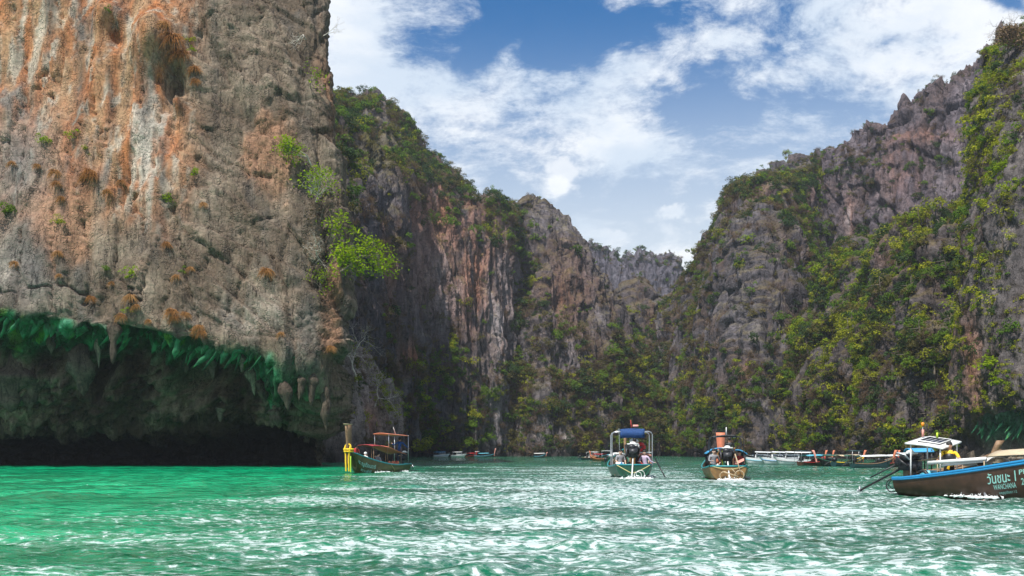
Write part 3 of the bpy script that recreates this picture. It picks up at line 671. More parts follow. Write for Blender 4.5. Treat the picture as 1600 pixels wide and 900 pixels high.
def crown_arrays(seed, nl, lobes, size, flat=.8, gap=.5):
    R = np.random.RandomState(seed)
    c = R.normal(size=(lobes, 3))*np.array([.45, .45, .35]); c[:, 2] = c[:, 2]*.9
    rr = .30+.28*R.rand(lobes)
    k = R.randint(0, lobes, nl)
    d = R.normal(size=(nl, 3)); d /= np.linalg.norm(d, axis=1)[:, None]; d[:, 2] = np.abs(d[:, 2])*1.0-.35*(R.rand(nl) < .5)
    P = c[k]+d*(rr[k]*(.75+.3*R.rand(nl)))[:, None]*np.array([1, 1, flat])
    keep = perlin(P[:, 0]*3.1+seed, P[:, 1]*3.1, P[:, 2]*3.1) > -gap*.3
    P = P[keep]; d = d[keep]
    N = d+R.normal(size=d.shape)*.45+np.array([0, 0, .45]); N /= np.linalg.norm(N, axis=1)[:, None]
    return leaves(P, N, size, .6, R)
def twig_arrays(seed, n, R0=1.0, flat=.8, thick=.012, seg=4):
    R = np.random.RandomState(seed); parts = []
    for i in range(n):
        d = R.normal(size=3); d[2] = abs(d[2])*.8; d /= np.linalg.norm(d)
        p = np.array([0, 0, -.5])+R.normal(size=3)*.12; path = [p]
        for s in range(seg):
            d = d+R.normal(size=3)*.32+np.array([0, 0, .06]); d /= np.linalg.norm(d); p = p+d*R0*.34; path.append(p)
        parts.append(tube_arrays(path, np.linspace(thick*1.6, thick*.4, seg+1), 3))
        for q in range(2):
            k = R.randint(1, seg); e = d+R.normal(size=3)*.8; e /= np.linalg.norm(e); p2 = np.array(path[k]); pp = [p2, p2+e*.2, p2+e*.2+(e+R.normal(size=3)*.4)*.2]
            parts.append(tube_arrays(pp, [thick*.8, thick*.5, thick*.3], 3))
    return join_arrays(parts)
PROTO = {}
for kind, nl, lob, sz in (('dark', 620, 7, .085), ('green', 620, 7, .085), ('yellow', 520, 8, .08), ('olive', 480, 7, .08), ('lime', 560, 9, .08)):
    PROTO[kind] = []
    for v in range(3):
        V, Fq = crown_arrays(100*v+len(kind)*7+1, nl, lob, sz, .85, .7)
        PROTO[kind].append(mesh_from('leaf_crown_'+kind, V, Fq, [LEAF[kind]], smooth=False))
PROTO['dry'] = []
for v in range(3):
    a = twig_arrays(5+v, 34, thick=.014); b = crown_arrays(60+v, 240, 8, .055, .9, .7)
    V, Fq = join_arrays([a, b]); PROTO['dry'].append(mesh_from('dry_brush', V, Fq, [LEAF['dry']], smooth=False))
PROTO['tuft'] = []
for v in range(2):
    R = np.random.RandomState(80+v); parts = []
    for i in range(90):        # long dry blades that arch over and hang
        a = R.rand()*6.283; d = np.array([math.cos(a)*.5, -abs(math.sin(a))*.6-.1, .35+.3*R.rand()]); p = R.normal(size=3)*.08; path = [p]
        for s in range(5):
            d = d+np.array([0, 0, -.28])+R.normal(size=3)*.06; p = p+d*.33; path.append(p)
        parts.append(tube_arrays(path, [.022, .024, .02, .015, .01, .004], 3))
    V, Fq = join_arrays(parts); PROTO['tuft'].append(mesh_from('grass_tuft', V, Fq, [LEAF['tuft']], smooth=False))
# trunk with a few limbs for the trees that stand as things of their own
TRUNK = []
for v in range(3):
    R = np.random.RandomState(40+v); parts = []
    p = np.array([0., 0, -1.25]); path = [p]; d = np.array([R.normal()*.1, -.05, 1.])
    for s in range(5): d = d+R.normal(size=3)*.16; d[2] = max(d[2], .7); p = p+d*.26; path.append(p)
    parts.append(tube_arrays(path, np.linspace(.075, .03, 6), 6))
    for i in range(7):
        k = R.randint(2, 6); q = np.array(path[k]); e = R.normal(size=3); e[2] = abs(e[2])*.6; e /= np.linalg.norm(e); pp = [q]
        for s in range(3): e = e+R.normal(size=3)*.25; e /= np.linalg.norm(e); q = q+e*.24; pp.append(q)
        parts.append(tube_arrays(pp, [.032, .024, .016, .008], 4))
    V, Fq = join_arrays(parts); TRUNK.append(mesh_from('tree_trunk', V, Fq, [BARK]))
# scatter -------------------------------------------------------------
P = np.concatenate([v['P'] for v in VEG]); n_ = np.concatenate([v['n'] for v in VEG]); r_ = np.concatenate([v['r'] for v in VEG])
k_ = np.concatenate([v['k'] for v in VEG]); px_ = np.concatenate([v['px'] for v in VEG]); py_ = np.concatenate([v['py'] for v in VEG])
ci_ = np.concatenate([np.full(len(v['r']), i) for i, v in enumerate(VEG)])
r_ = np.where(k_ == 4, r_*.85, r_)
hn = n_.copy(); hn[:, 2] = 0
P = P+hn*(r_*.25)[:, None]; P[:, 2] += r_*.25
app = r_/P[:, 1]
cand = np.where((k_ != 4) & (k_ != 6) & (px_ > 5) & (px_ < 1595) & (py_ > 5) & (P[:, 2] > r_+1))[0]
cand = cand[np.argsort(-app[cand])]
taken, chosen = [], []
for i in cand:                       # spread the individual trees out
    if len(chosen) >= 210: break
    q = np.array([px_[i], py_[i]])
    if any(abs(q[0]-t[0]) < 11 and abs(q[1]-t[1]) < 11 for t in taken): continue
    taken.append(q); chosen.append(i)
chosen = np.array(chosen)
WHERE = ['streaked cliff beyond the left wall', 'pale buttress behind the left wall', 'distant flat-topped cliff', 'slope in the gap of the valley',
         'dark spur right of the gap', 'tall bare wall at the right', 'wooded spurs above the moored boats', 'near right cliff']
SHORT = ['streaked cliff', 'pale buttress', 'distant flat-topped cliff', 'valley gap slope', 'dark spur', 'tall bare wall', 'wooded spurs', 'near right cliff']
LOOK = {0: ('dark_tree', 'dark green round tree'), 1: ('green_tree', 'mid green leafy tree'), 2: ('yellow_tree', 'yellow-green leafy tree'), 3: ('olive_tree', 'olive brown tree'), 5: ('lime_tree', 'bright lime green tree')}
for i in chosen:
    k = int(k_[i]); kind = KIND[k]; nm, look = LOOK[k]; wh = WHERE[int(ci_[i])]
    o = bpy.data.objects.new('tree', None); COL.objects.link(o); o.empty_display_size = .2
    r = float(r_[i])*1.12
    o.location = (P[i, 0], P[i, 1], P[i, 2]-.7*r); o.rotation_euler = (0, 0, float(RS.rand()*.8-.4))
    part_ = np.searchsorted(np.quantile(px_[chosen][ci_[chosen] == ci_[i]], [.2, .4, .6, .8]), px_[i]); hgt_ = np.searchsorted([180, 290, 400, 520, 620], py_[i])
    put_props(o, ('large ' if r > 2.0 else 'small ' if r < 1.25 else '')+look+[' on the crest of the ', ' high on the ', ' on the upper part of the ', ' half way up the ', ' on the lower part of the ', ' at the foot of the '][hgt_]+SHORT[int(ci_[i])]+[', leftmost part', ', left part', ', middle', ', right part', ', rightmost part'][part_], 'tree', look.replace(' tree', ' trees')+' on the '+wh)
    v = int(RS.randint(3)); s = r*(.85+.3*RS.rand())
    c = link('crown', PROTO[kind][v], o); c.location = (0, 0, .7*r); c.scale = (r, r, s); c.rotation_euler = (0, 0, float(RS.rand()*6.28))
    tk = link('trunk', TRUNK[v], o); tk.location = (0, 0, .7*r); tk.scale = (r, r, r)
rest = np.ones(len(r_), bool); rest[chosen] = False
def stuff_object(name, label, cat, P, r, k, kinds):
    """one object: points carrying instances of leafy shrubs"""
    me = bpy.data.meshes.new(name); me.vertices.add(len(P)); me.vertices.foreach_set('co', P.astype(np.float32).ravel()); me.update()
    def attr(nm, typ, dat, key='value'):
        a = me.attributes.new(nm, typ, 'POINT'); a.data.foreach_set(key, dat.ravel())
    n = len(P)
    attr('size', 'FLOAT_VECTOR', (r[:, None]*(.8+.4*RS.rand(n, 3))).astype(np.float32), 'vector')
    attr('turn', 'FLOAT_VECTOR', np.stack([RS.normal(size=n)*.25, RS.normal(size=n)*.25, RS.rand(n)*6.28 if kinds != ['tuft'] else RS.normal(size=n)*.5], axis=1).astype(np.float32), 'vector')
    protos = [(KIND.index(q), j, m) for q in kinds for j, m in enumerate(PROTO[q])]
    pick = np.zeros(n, np.int32)
    for a, (kk, j, m) in enumerate(protos): pass
    first = {}; cnt = {}
    for a, (kk, j, m) in enumerate(protos): first.setdefault(kk, a); cnt[kk] = cnt.get(kk, 0)+1
    for kk in first: s = k == kk; pick[s] = first[kk]+RS.randint(0, cnt[kk], s.sum())
    attr('pick', 'INT', pick)
    o = link(name, me); put_props(o, label, cat, kind='stuff')
    ng = bpy.data.node_groups.new(name, 'GeometryNodeTree')
    ng.interface.new_socket('Geometry', in_out='INPUT', socket_type='NodeSocketGeometry'); ng.interface.new_socket('Geometry', in_out='OUTPUT', socket_type='NodeSocketGeometry')
    gi = ng.nodes.new('NodeGroupInput'); go = ng.nodes.new('NodeGroupOutput'); jn = ng.nodes.new('GeometryNodeJoinGeometry')
    def named(nm, typ):
        q = ng.nodes.new('GeometryNodeInputNamedAttribute'); q.data_type = typ; q.inputs['Name'].default_value = nm; return q.outputs[0]
    sz = named('size', 'FLOAT_VECTOR'); tn = named('turn', 'FLOAT_VECTOR'); pk = named('pick', 'INT')
    for a, (kk, j, m) in enumerate(protos):
        src = bpy.data.objects.new(m.name, m)
        oi = ng.nodes.new('GeometryNodeObjectInfo'); oi.inputs['Object'].default_value = src; oi.inputs['As Instance'].default_value = True
        cp = ng.nodes.new('FunctionNodeCompare'); cp.data_type = 'INT'; cp.operation = 'EQUAL'
        ng.links.new(pk, cp.inputs[2]); cp.inputs[3].default_value = a
        ip = ng.nodes.new('GeometryNodeInstanceOnPoints')
        ng.links.new(gi.outputs[0], ip.inputs['Points']); ng.links.new(cp.outputs[0], ip.inputs['Selection']); ng.links.new(oi.outputs['Geometry'], ip.inputs['Instance'])
        ng.links.new(tn, ip.inputs['Rotation']); ng.links.new(sz, ip.inputs['Scale']); ng.links.new(ip.outputs[0], jn.inputs[0])
    ng.links.new(jn.outputs[0], go.inputs[0])
    md = o.modifiers.new('scatter', 'NODES'); md.node_group = ng
    return o
g = rest & (k_ != 4)
stuff_object('shrubs', 'mass of small green and olive shrubs covering the cliffs', 'shrubs', P[g], r_[g], k_[g], ['dark', 'green', 'yellow', 'olive', 'lime'])
g = rest & (k_ == 4)
stuff_object('dry_brush', 'leafless brown brush covering the cliff slopes', 'brush', P[g], r_[g], k_[g], ['dry'])
# ================================================================== WATER
FOAM_GLARE = [(5.9, 47.5, .08, 2.2, 1.), (10., 44., .16, 2.0, .9), (-7.0, 63., -.10, 1.6, .8), (6, 85, .02, 7., .8), (14.2, 28.5, .3, .9, .7)]
def water_material():
    m = bpy.data.materials.new('sea_water'); m.use_nodes = True
    t = NT(m.node_tree); b = t.n['Principled BSDF']
    geo = t.new('ShaderNodeNewGeometry'); pos = geo.outputs['Position']
    n = t.noise(t.vmath('MULTIPLY', pos, (.10, .25, 1)), 1.0, 5, .6)
    c = t.mix(t.maprange(n, .3, .7), (.0, .16, .066), (.0, .38, .165))
    sx = t.new('ShaderNodeSeparateXYZ', {0: pos})            # pale sand shallows toward the left wall, deeper and darker elsewhere
    sh = t.maprange(t.math('SUBTRACT', sx.outputs[0], t.math('MULTIPLY', sx.outputs[1], -.09)), 2., -9., 0., 1.)
    c = t.mix(sh, t.mix(1.0, c, (.42, .42, .46), 'MULTIPLY'), c)
    t.put(b.inputs['Base Color'], c)
    # sky glare painted as white flecks, mixed with boat foam, thickest along the wakes
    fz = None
    for (x0, y0, sl, wd, am) in FOAM_GLARE:
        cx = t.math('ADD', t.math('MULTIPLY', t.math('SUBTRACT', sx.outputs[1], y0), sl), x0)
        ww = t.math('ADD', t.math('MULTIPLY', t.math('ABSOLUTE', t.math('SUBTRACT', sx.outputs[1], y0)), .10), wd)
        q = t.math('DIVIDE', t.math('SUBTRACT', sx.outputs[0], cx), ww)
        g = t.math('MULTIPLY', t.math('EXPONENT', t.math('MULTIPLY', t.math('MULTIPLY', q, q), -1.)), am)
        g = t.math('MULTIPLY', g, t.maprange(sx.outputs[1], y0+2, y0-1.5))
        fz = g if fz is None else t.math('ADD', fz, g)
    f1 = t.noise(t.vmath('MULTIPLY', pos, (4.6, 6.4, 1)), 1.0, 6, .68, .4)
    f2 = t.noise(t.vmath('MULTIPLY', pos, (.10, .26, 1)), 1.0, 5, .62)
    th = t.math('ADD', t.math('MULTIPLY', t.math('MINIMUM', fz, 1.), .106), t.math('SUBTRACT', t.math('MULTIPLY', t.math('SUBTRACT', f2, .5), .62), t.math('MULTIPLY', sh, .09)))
    foam_glare = t.math('MULTIPLY', t.maprange(t.math('ADD', f1, th), .612, .672), .8)
    sheen = t.math('MULTIPLY', t.maprange(t.math('ADD', f1, th), .49, .62), t.math('MULTIPLY', t.math('MINIMUM', fz, 1.), .22))  # silvery glare painted into the water colour between the flecks
    foam_glare = t.math('MAXIMUM', foam_glare, sheen)
    c = t.mix(foam_glare, c, (.60, .67, .67))
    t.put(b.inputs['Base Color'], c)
    t.put(b.inputs['Roughness'], t.math('ADD', t.math('MULTIPLY', foam_glare, .5), .05)); b.inputs['IOR'].default_value = 1.42
    pv = t.vmath('MULTIPLY', pos, (.55, 1., 1))
    d = t.vmath('LENGTH', pos)
    h = t.math('ADD', t.math('MULTIPLY', t.noise(pv, 1.1, 5, .6), .55), t.math('MULTIPLY', t.noise(pv, 3.3, 5, .6, .4), .22))
    bp = t.new('ShaderNodeBump', {'Strength': 1.0, 'Distance': .42, 'Height': h})
    t.put(b.inputs['Normal'], bp)
    return m
def build_water():
    ys = np.concatenate([[-120, -60, -20, 0, 3], np.geomspace(5, 140, 620), np.geomspace(143, 900, 30)])
    tt = np.linspace(-1, 1, 760)
    X = tt[None, :]*(8+ys.clip(0)[:, None]*.62+0)
    X[:, 0] = -900; X[:, -1] = 900
    Y = ys[:, None]*np.ones_like(X)
    dy = np.gradient(ys)[:, None]*np.ones_like(X); dx = (8+ys.clip(0))[:, None]*2/760*np.ones_like(X)
    cell = np.maximum(dy, dx)
    Z = np.zeros_like(X); R = np.random.RandomState(3)
    Q = np.stack([X, Y, np.zeros_like(X)], axis=-1)
    wx = fbm(Q, 7, 2, 3.)*1.2; wy = fbm(Q, 7, 2, 33.)*1.2
    gust = .65+.5*fbm(Q, 14, 3, 5.)
    for i in range(70):
        lam = 0.32*(3.6/0.32)**R.rand(); a = math.radians(90+R.normal()*38); ph = R.rand()*6.28
        amp = lam*.0085*(1 if lam < 1.6 else .65)
        k = 2*math.pi/lam; s = np.sin(k*((X+wx)*math.cos(a)+(Y+wy)*math.sin(a))+ph)
        wgt = sstep(1, .25, cell/lam*2.)
        Z += amp*(s-.35*(s*s))*wgt*gust
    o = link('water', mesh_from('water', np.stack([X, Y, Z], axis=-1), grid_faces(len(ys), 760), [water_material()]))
    put_props(o, 'rippled emerald green lagoon water', None, kind='structure')
build_water()
# ================================================================== BOATS AND PEOPLE
def M_(name, c, rough=.5, **k): return mat(name, c, rough, **k)
MT = dict(
 brown=M_('hull_brown', (.060, .030, .018), .42, vary=.45, vscale=3), olive=M_('hull_olive', (.085, .075, .022), .4, vary=.5, vscale=2.2), green=M_('hull_green', (.010, .075, .042), .4, vary=.35, vscale=3),
 tan=M_('hull_tan', (.20, .11, .035), .45, vary=.4, vscale=3), dkteal=M_('hull_teal', (.02, .06, .065), .5, vary=.3), black=M_('black', (.012, .012, .014), .45), white=M_('white_paint', (.72, .72, .70), .4, vary=.12, vscale=5),
 wood=M_('boat_wood', (.22, .13, .07), .6, vary=.35, vscale=6), palewood=M_('pale_wood', (.42, .32, .20), .6, vary=.25, vscale=8), teal=M_('turquoise_paint', (.02, .22, .24), .4, vary=.15), blue=M_('blue_paint', (.015, .21, .44), .4, vary=.15),
 orange=M_('orange_canvas', (.62, .20, .11), .8, vary=.15), red=M_('red', (.50, .03, .03), .6, vary=.15), maroon=M_('maroon_canvas', (.28, .03, .035), .8, vary=.2), amber=M_('amber_plastic', (.75, .25, .01), .4), bluecloth=M_('blue_canvas', (.010, .05, .17), .8, vary=.25), skyblue=M_('light_blue_canvas', (.05, .30, .55), .7, vary=.15),
 beige=M_('beige_canvas', (.50, .40, .27), .85, vary=.15), whitecloth=M_('white_canvas', (.70, .70, .68), .8, vary=.1), metal=M_('steel_pipe', (.45, .46, .48), .35, metal=.8), dark=M_('dark_metal', (.05, .05, .055), .45, metal=.6, vary=.3, vscale=20),
 solar=M_('solar_cells', (.02, .025, .05), .15), yellow=M_('yellow_cloth', (.80, .52, .02), .7, vary=.15), lemon=M_('yellow_green', (.55, .75, .05), .7), pink=M_('salmon', (.68, .30, .24), .6, vary=.1), glass=M_('dark_glass', (.02, .03, .04), .08),
 skin=M_('skin', (.36, .19, .12), .55), palesk=M_('skin_pale', (.55, .36, .27), .55), hair=M_('hair', (.012, .010, .009), .6), rope=M_('rope', (.55, .48, .22), .8), straw=M_('straw', (.62, .50, .34), .8, vary=.15),
 navy=M_('navy_cloth', (.012, .06, .22), .8), ltext=M_('lettering', (.30, .62, .55), .6), gel=M_('gelcoat', (.78, .79, .80), .25, vary=.05), lblue=M_('light_blue_paint', (.10, .45, .58), .4), jean=M_('denim', (.03, .045, .09), .8), lilac=M_('lilac_cloth', (.52, .42, .56), .8), grey=M_('grey_cloth', (.25, .25, .27), .8), foam_glare=M_('spray', (.85, .88, .88), .6))
def box(c, s, taper=0.):
    x, y, z = s[0]/2, s[1]/2, s[2]/2; q = 1-taper
    V = np.array([[-x,-y,-z],[x,-y,-z],[x,y,-z],[-x,y,-z],[-x*q,-y*q,z],[x*q,-y*q,z],[x*q,y*q,z],[-x*q,y*q,z]])+np.array(c)
    return V, np.array([[0,3,2,1],[4,5,6,7],[0,1,5,4],[1,2,6,5],[2,3,7,6],[3,0,4,7]])
def rod(a, b, r, sides=6, r2=None):
    a = np.array(a, float); b = np.array(b, float); d = (b-a)/np.linalg.norm(b-a)*.002
    r2 = r if r2 is None else r2
    return tube_arrays([a-d, a, b, b+d], [.0005, r, r2, .0005], sides)
def pipe(path, r, sides=5):
    path = [np.array(p, float) for p in path]; n = len(path)
    return tube_arrays(path, [r]*n, sides)
def ring(c, R0, r, ax=0, n=14, sides=5):
    a = np.linspace(0, 2*np.pi, n+1); z = np.zeros_like(a)
    p = {0: np.stack([z, np.cos(a), np.sin(a)], 1), 1: np.stack([np.cos(a), z, np.sin(a)], 1), 2: np.stack([np.cos(a), np.sin(a), z], 1)}[ax]*R0+np.array(c)
    return tube_arrays(p, [r]*(n+1), sides)
def ball(c, r, nu=10, nv=7):
    r = np.array(r)*np.ones(3); u = np.linspace(0, 2*np.pi, nu, endpoint=False); v = np.linspace(.02, math.pi-.02, nv)
    V = np.array([[math.sin(b)*math.cos(a), math.sin(b)*math.sin(a), math.cos(b)] for b in v for a in u])*r+np.array(c)
    i = np.arange(nu*nv).reshape(nv, nu); j = np.roll(i, -1, axis=1)
    return V, np.stack([i[:-1].ravel(), i[1:].ravel(), j[1:].ravel(), j[:-1].ravel()], 1)
def sheet(x0, x1, w, zf, th=.03, nx=8, ny=8):
    """curved awning: zf(x, y) over x0..x1 and -w..w, with thickness"""
    X, Y = np.meshgrid(np.linspace(x0, x1, nx), np.linspace(-w, w, ny), indexing='ij')
    Z = zf(X, Y); T = np.stack([X, Y, Z], -1); B = np.stack([X, Y, Z-th], -1)
    V = np.concatenate([T.reshape(-1, 3), B.reshape(-1, 3)]); n = nx*ny; i = np.arange(n).reshape(nx, ny)
    f1 = grid_faces(nx, ny); f2 = f1[:, ::-1]+n
    edge = np.concatenate([i[0, :], i[1:, -1], i[-1, -2::-1], i[-2:0:-1, 0]]); e2 = np.roll(edge, -1)
    return V, np.concatenate([f1, f2, np.stack([edge, edge+n, e2+n, e2], 1)])
def part(name, arrs, m, parent, smooth=False, label=None):
    if isinstance(arrs, tuple): arrs = [arrs]
    V, Fq = join_arrays(arrs)
    o = link(name, mesh_from(name, V, Fq, [MT[m] if isinstance(m, str) else m], smooth=smooth), parent)
    if label: o['label'] = label
    return o
def thing(name, label, cat, loc, rz=0., group=None):
    o = bpy.data.objects.new(name, None); COL.objects.link(o); o.empty_display_size = .3
    o.location = loc; o.rotation_euler = (0, 0, rz); put_props(o, label, cat, group); return o
class Hull:
    def __init__(s, L=8.5, B=2.0, mid=.38, bow=1.35, stern=.48, draft=.32, transom=.66, s0=.30, sp=2.0):
        s.s0, s.sp = s0, sp; s.L, s.B, s.mid, s.bow, s.stern, s.draft, s.tr = L, B, mid, bow, stern, draft, transom
    def sheer(s, t): return s.mid+(s.bow-s.mid)*np.clip((t-s.s0)/(1-s.s0), 0, 1)**s.sp+(s.stern-s.mid)*np.clip((.30-t)/.30, 0, 1)**1.6
    def keel(s, t): return -s.draft*(1-.55*np.clip((.25-t)/.25, 0, 1)**2)+(s.sheer(t)*.62+s.draft)*np.clip((t-.80)/.20, 0, 1)**2.6
    def half(s, t):
        a = s.B/2*(s.tr+(1-s.tr)*np.sin(np.clip(t/.45, 0, 1)*math.pi/2)); b = s.B/2*np.clip(1-((t-.45)/.55)**2, 0, 1)**.85
        return np.where(t < .45, a, b)+.04*(t > .9)
    def pt(s, t, f, side, inset=0.):
        t = np.asarray(t, float); f = np.asarray(f, float)
        h = s.half(t)*((1-(1-f)**2.6)**.5*.9+.1*f)
        x = (t-.5)*s.L-(1-f)*.9*t**8; z = s.keel(t)+(s.sheer(t)-s.keel(t))*f
        return np.stack([x, side*np.maximum(h-inset, .004), z], -1)
    def arrays(s, n=22, m=8):
        t = np.linspace(0, 1, n); f = np.linspace(0, 1, m); T, Fm = np.meshgrid(t, f, indexing='ij')
        out = []
        for sd in (1, -1):
            V = s.pt(T, Fm, sd); Fq = grid_faces(n, m); out.append((V.reshape(-1, 3), Fq if sd > 0 else Fq[:, ::-1]))
        # transom
        a = s.pt(np.zeros(m), f, 1); b = s.pt(np.zeros(m), f, -1); V = np.stack([a, b], 1).reshape(-1, 3)
        out.append((V, grid_faces(m, 2)))
        return out
    def inner(s, n=20, m=6, floor=.02):
        t = np.linspace(.01, .95, n); out = []
        f0 = np.clip((floor-s.keel(t))/(s.sheer(t)-s.keel(t)), .15, .9)
        rows = [f0+(1-f0)*q for q in np.linspace(0, 1, m)]
        for sd in (1, -1):
            V = np.stack([s.pt(t, np.minimum(r, .999), sd, .045) for r in rows], 1); Fq = grid_faces(n, m); out.append((V.reshape(-1, 3), Fq[:, ::-1] if sd > 0 else Fq))
        a = s.pt(t, f0, 1, .045); b = s.pt(t, f0, -1, .045); V = np.stack([a, b], 1).reshape(-1, 3); out.append((V, grid_faces(n, 2)))
        return out
    def rail(s, side, r=.045, n=26):
        t = np.linspace(0, 1, n); p = s.pt(t, np.ones(n), side); p[:, 2] += .01
        return tube_arrays(p, [r]*n, 6)
def hull_parts(root, h, col, rail='teal', inside='wood', strake=None):
    part('hull', h.arrays(), col, root, True); part('interior', h.inner(), inside, root)
    for sd in (1, -1): part('gunwale', [h.rail(sd)], rail, root, True)
    part('transom_cap', [rod(h.pt(0, 1, 1), h.pt(0, 1, -1), .045)], rail, root)
    if strake:
        for sd in (1, -1):
            t = np.linspace(.02, .97, 24); p = h.pt(t, np.full(24, .86), sd, -.012); part('rubbing_strake', [tube_arrays(p, [.022]*24, 5)], strake, root, True)
def bow_post(root, h, top, m, width=.17, lean=.25, capm=None, thick=.07):
    x = h.L/2; z0 = float(h.keel(np.array(1.)))-.25; n = 7; V = []
    for i, q in enumerate(np.linspace(0, 1, n)):
        z = z0+(top-z0)*q; w = width*(.55+.45*q); d = thick*(.6+.7*q); xx = x-.10+lean*q**1.6
        V += [[xx-w, -d, z], [xx+w, -d*.5, z], [xx+w, d*.5, z], [xx-w, d, z]]
    i = np.arange(4*n).reshape(n, 4); j = np.roll(i, -1, axis=1)
    Fq = np.concatenate([np.stack([i[:-1].ravel(), j[:-1].ravel(), j[1:].ravel(), i[1:].ravel()], 1), [[4*n-4, 4*n-3, 4*n-2, 4*n-1]]])
    o = part('bow_post', (np.array(V), Fq), m, root)
    if capm: part('post_cap', [box((x-.10+lean, 0, top+.03), (width*2.2, .2, .06), -.15)], capm, o)
    return x-.10+lean
def benches(root, xs, h, z=.28):
    for x in xs:
        w = float(h.half(np.array(x/h.L+.5)))*1.7; part('bench', [box((x, 0, z), (.28, w, .04))], 'wood', root)
def engine(root, x, z, tail_to, shaftm='white', tiller=(1.1, .15, .25), k=1.):
    p = np.array([x, 0, z])
    S = lambda A_: [(p+(V-p)*k, Fq) for V, Fq in A_]
    e = part('engine', S([box(p+(0, 0, .12), (.62, .34, .30), .12), box(p+(-.05, 0, .34), (.34, .40, .16), .1), rod(p+(-.3, -.16, .2), p+(-.3, .16, .2), .13, 10), rod(p+(.2, 0, -.35), p+(.1, 0, .1), .05, 6), box(p+(.12, .2, .22), (.26, .12, .2), .2), rod(p+(.05, -.2, .1), p+(-.3, -.24, .36), .04, 6), rod(p+(-.1, .22, .05), p+(.15, .26, .45), .05, 7), ball(p+(-.2, .05, .38), (.12, .14, .12)), rod(p+(.2, -.2, .4), p+(.25, .2, .42), .025, 5)]), 'dark', root)
    part('fan_housing', S([rod(p+(.0, 0, .46), p+(0, 0, .51), .22, 14), ball(p+(0, 0, .53), (.12, .12, .05))]), 'white', e)
    part('exhaust', [pipe([p+(.1, -.18, .3), p+(.0, -.28, .45), p+(-.25, -.3, .5)], .035)], 'metal', e)
    part('tiller', [rod(p+(.2, 0, .25), p+np.array(tiller), .022)], 'palewood', e)
    t = np.array(tail_to, float)
    part('drive_shaft', [rod(p+(-.25, 0, .05), t, .035, 6)], shaftm, e)
    d = (t-p)/np.linalg.norm(t-p)
    part('propeller', [box(t, (.04, .26, .07)), box(t, (.04, .07, .26))], 'metal', e)
    return e
def hoop_frame(root, x, w, top, r=.03, base=.4, m='metal', name='hoop'):
    c = .16
    return part(name, [pipe([(x, -w, base), (x, -w, top-c), (x, -w+c*.3, top-c*.3), (x, -w+c, top), (x, w-c, top), (x, w-c*.3, top-c*.3), (x, w, top-c), (x, w, base)], r, 6)], m, root, True)
def posts(root, pts, m, r=.02, name='canopy_post'):
    for (x, y, z0, z1) in pts: part(name, [rod((x, y, z0), (x, y, z1), r, 5)], m, root)
def hull_text(root, h, text, t0, t1, f0, f1, side, m, slope=0.):
    """lettering cut as thin shapes lying on the planking: t0 -> t1 along the hull, f0 -> f1 up the side"""
    cu = bpy.data.curves.new('lettering', 'FONT'); cu.body = text; cu.size = 1; cu.resolution_u = 3; cu.offset = .012
    to = bpy.data.objects.new('lettering', cu); COL.objects.link(to)
    bpy.context.view_layer.update()
    me = bpy.data.meshes.new_from_object(to.evaluated_get(bpy.context.evaluated_depsgraph_get()))
    bpy.data.objects.remove(to)
    n = len(me.vertices)
    if n == 0: return None
    co = np.zeros(n*3, np.float32); me.vertices.foreach_get('co', co); co = co.reshape(-1, 3)
    x0, x1 = co[:, 0].min(), co[:, 0].max(); y0, y1 = co[:, 1].min(), co[:, 1].max()
    u = (co[:, 0]-x0)/(x1-x0); v = (co[:, 1]-y0)/(y1-y0)
    f = f0+(f1-f0)*v+slope*u; t = t0+(t1-t0)*u
    p = h.pt(t, f, side, -.014); me.vertices.foreach_set('co', p.astype(np.float32).ravel())
    me.materials.clear(); me.materials.append(MT[m]); me.update()
    return link('lettering', me, root)
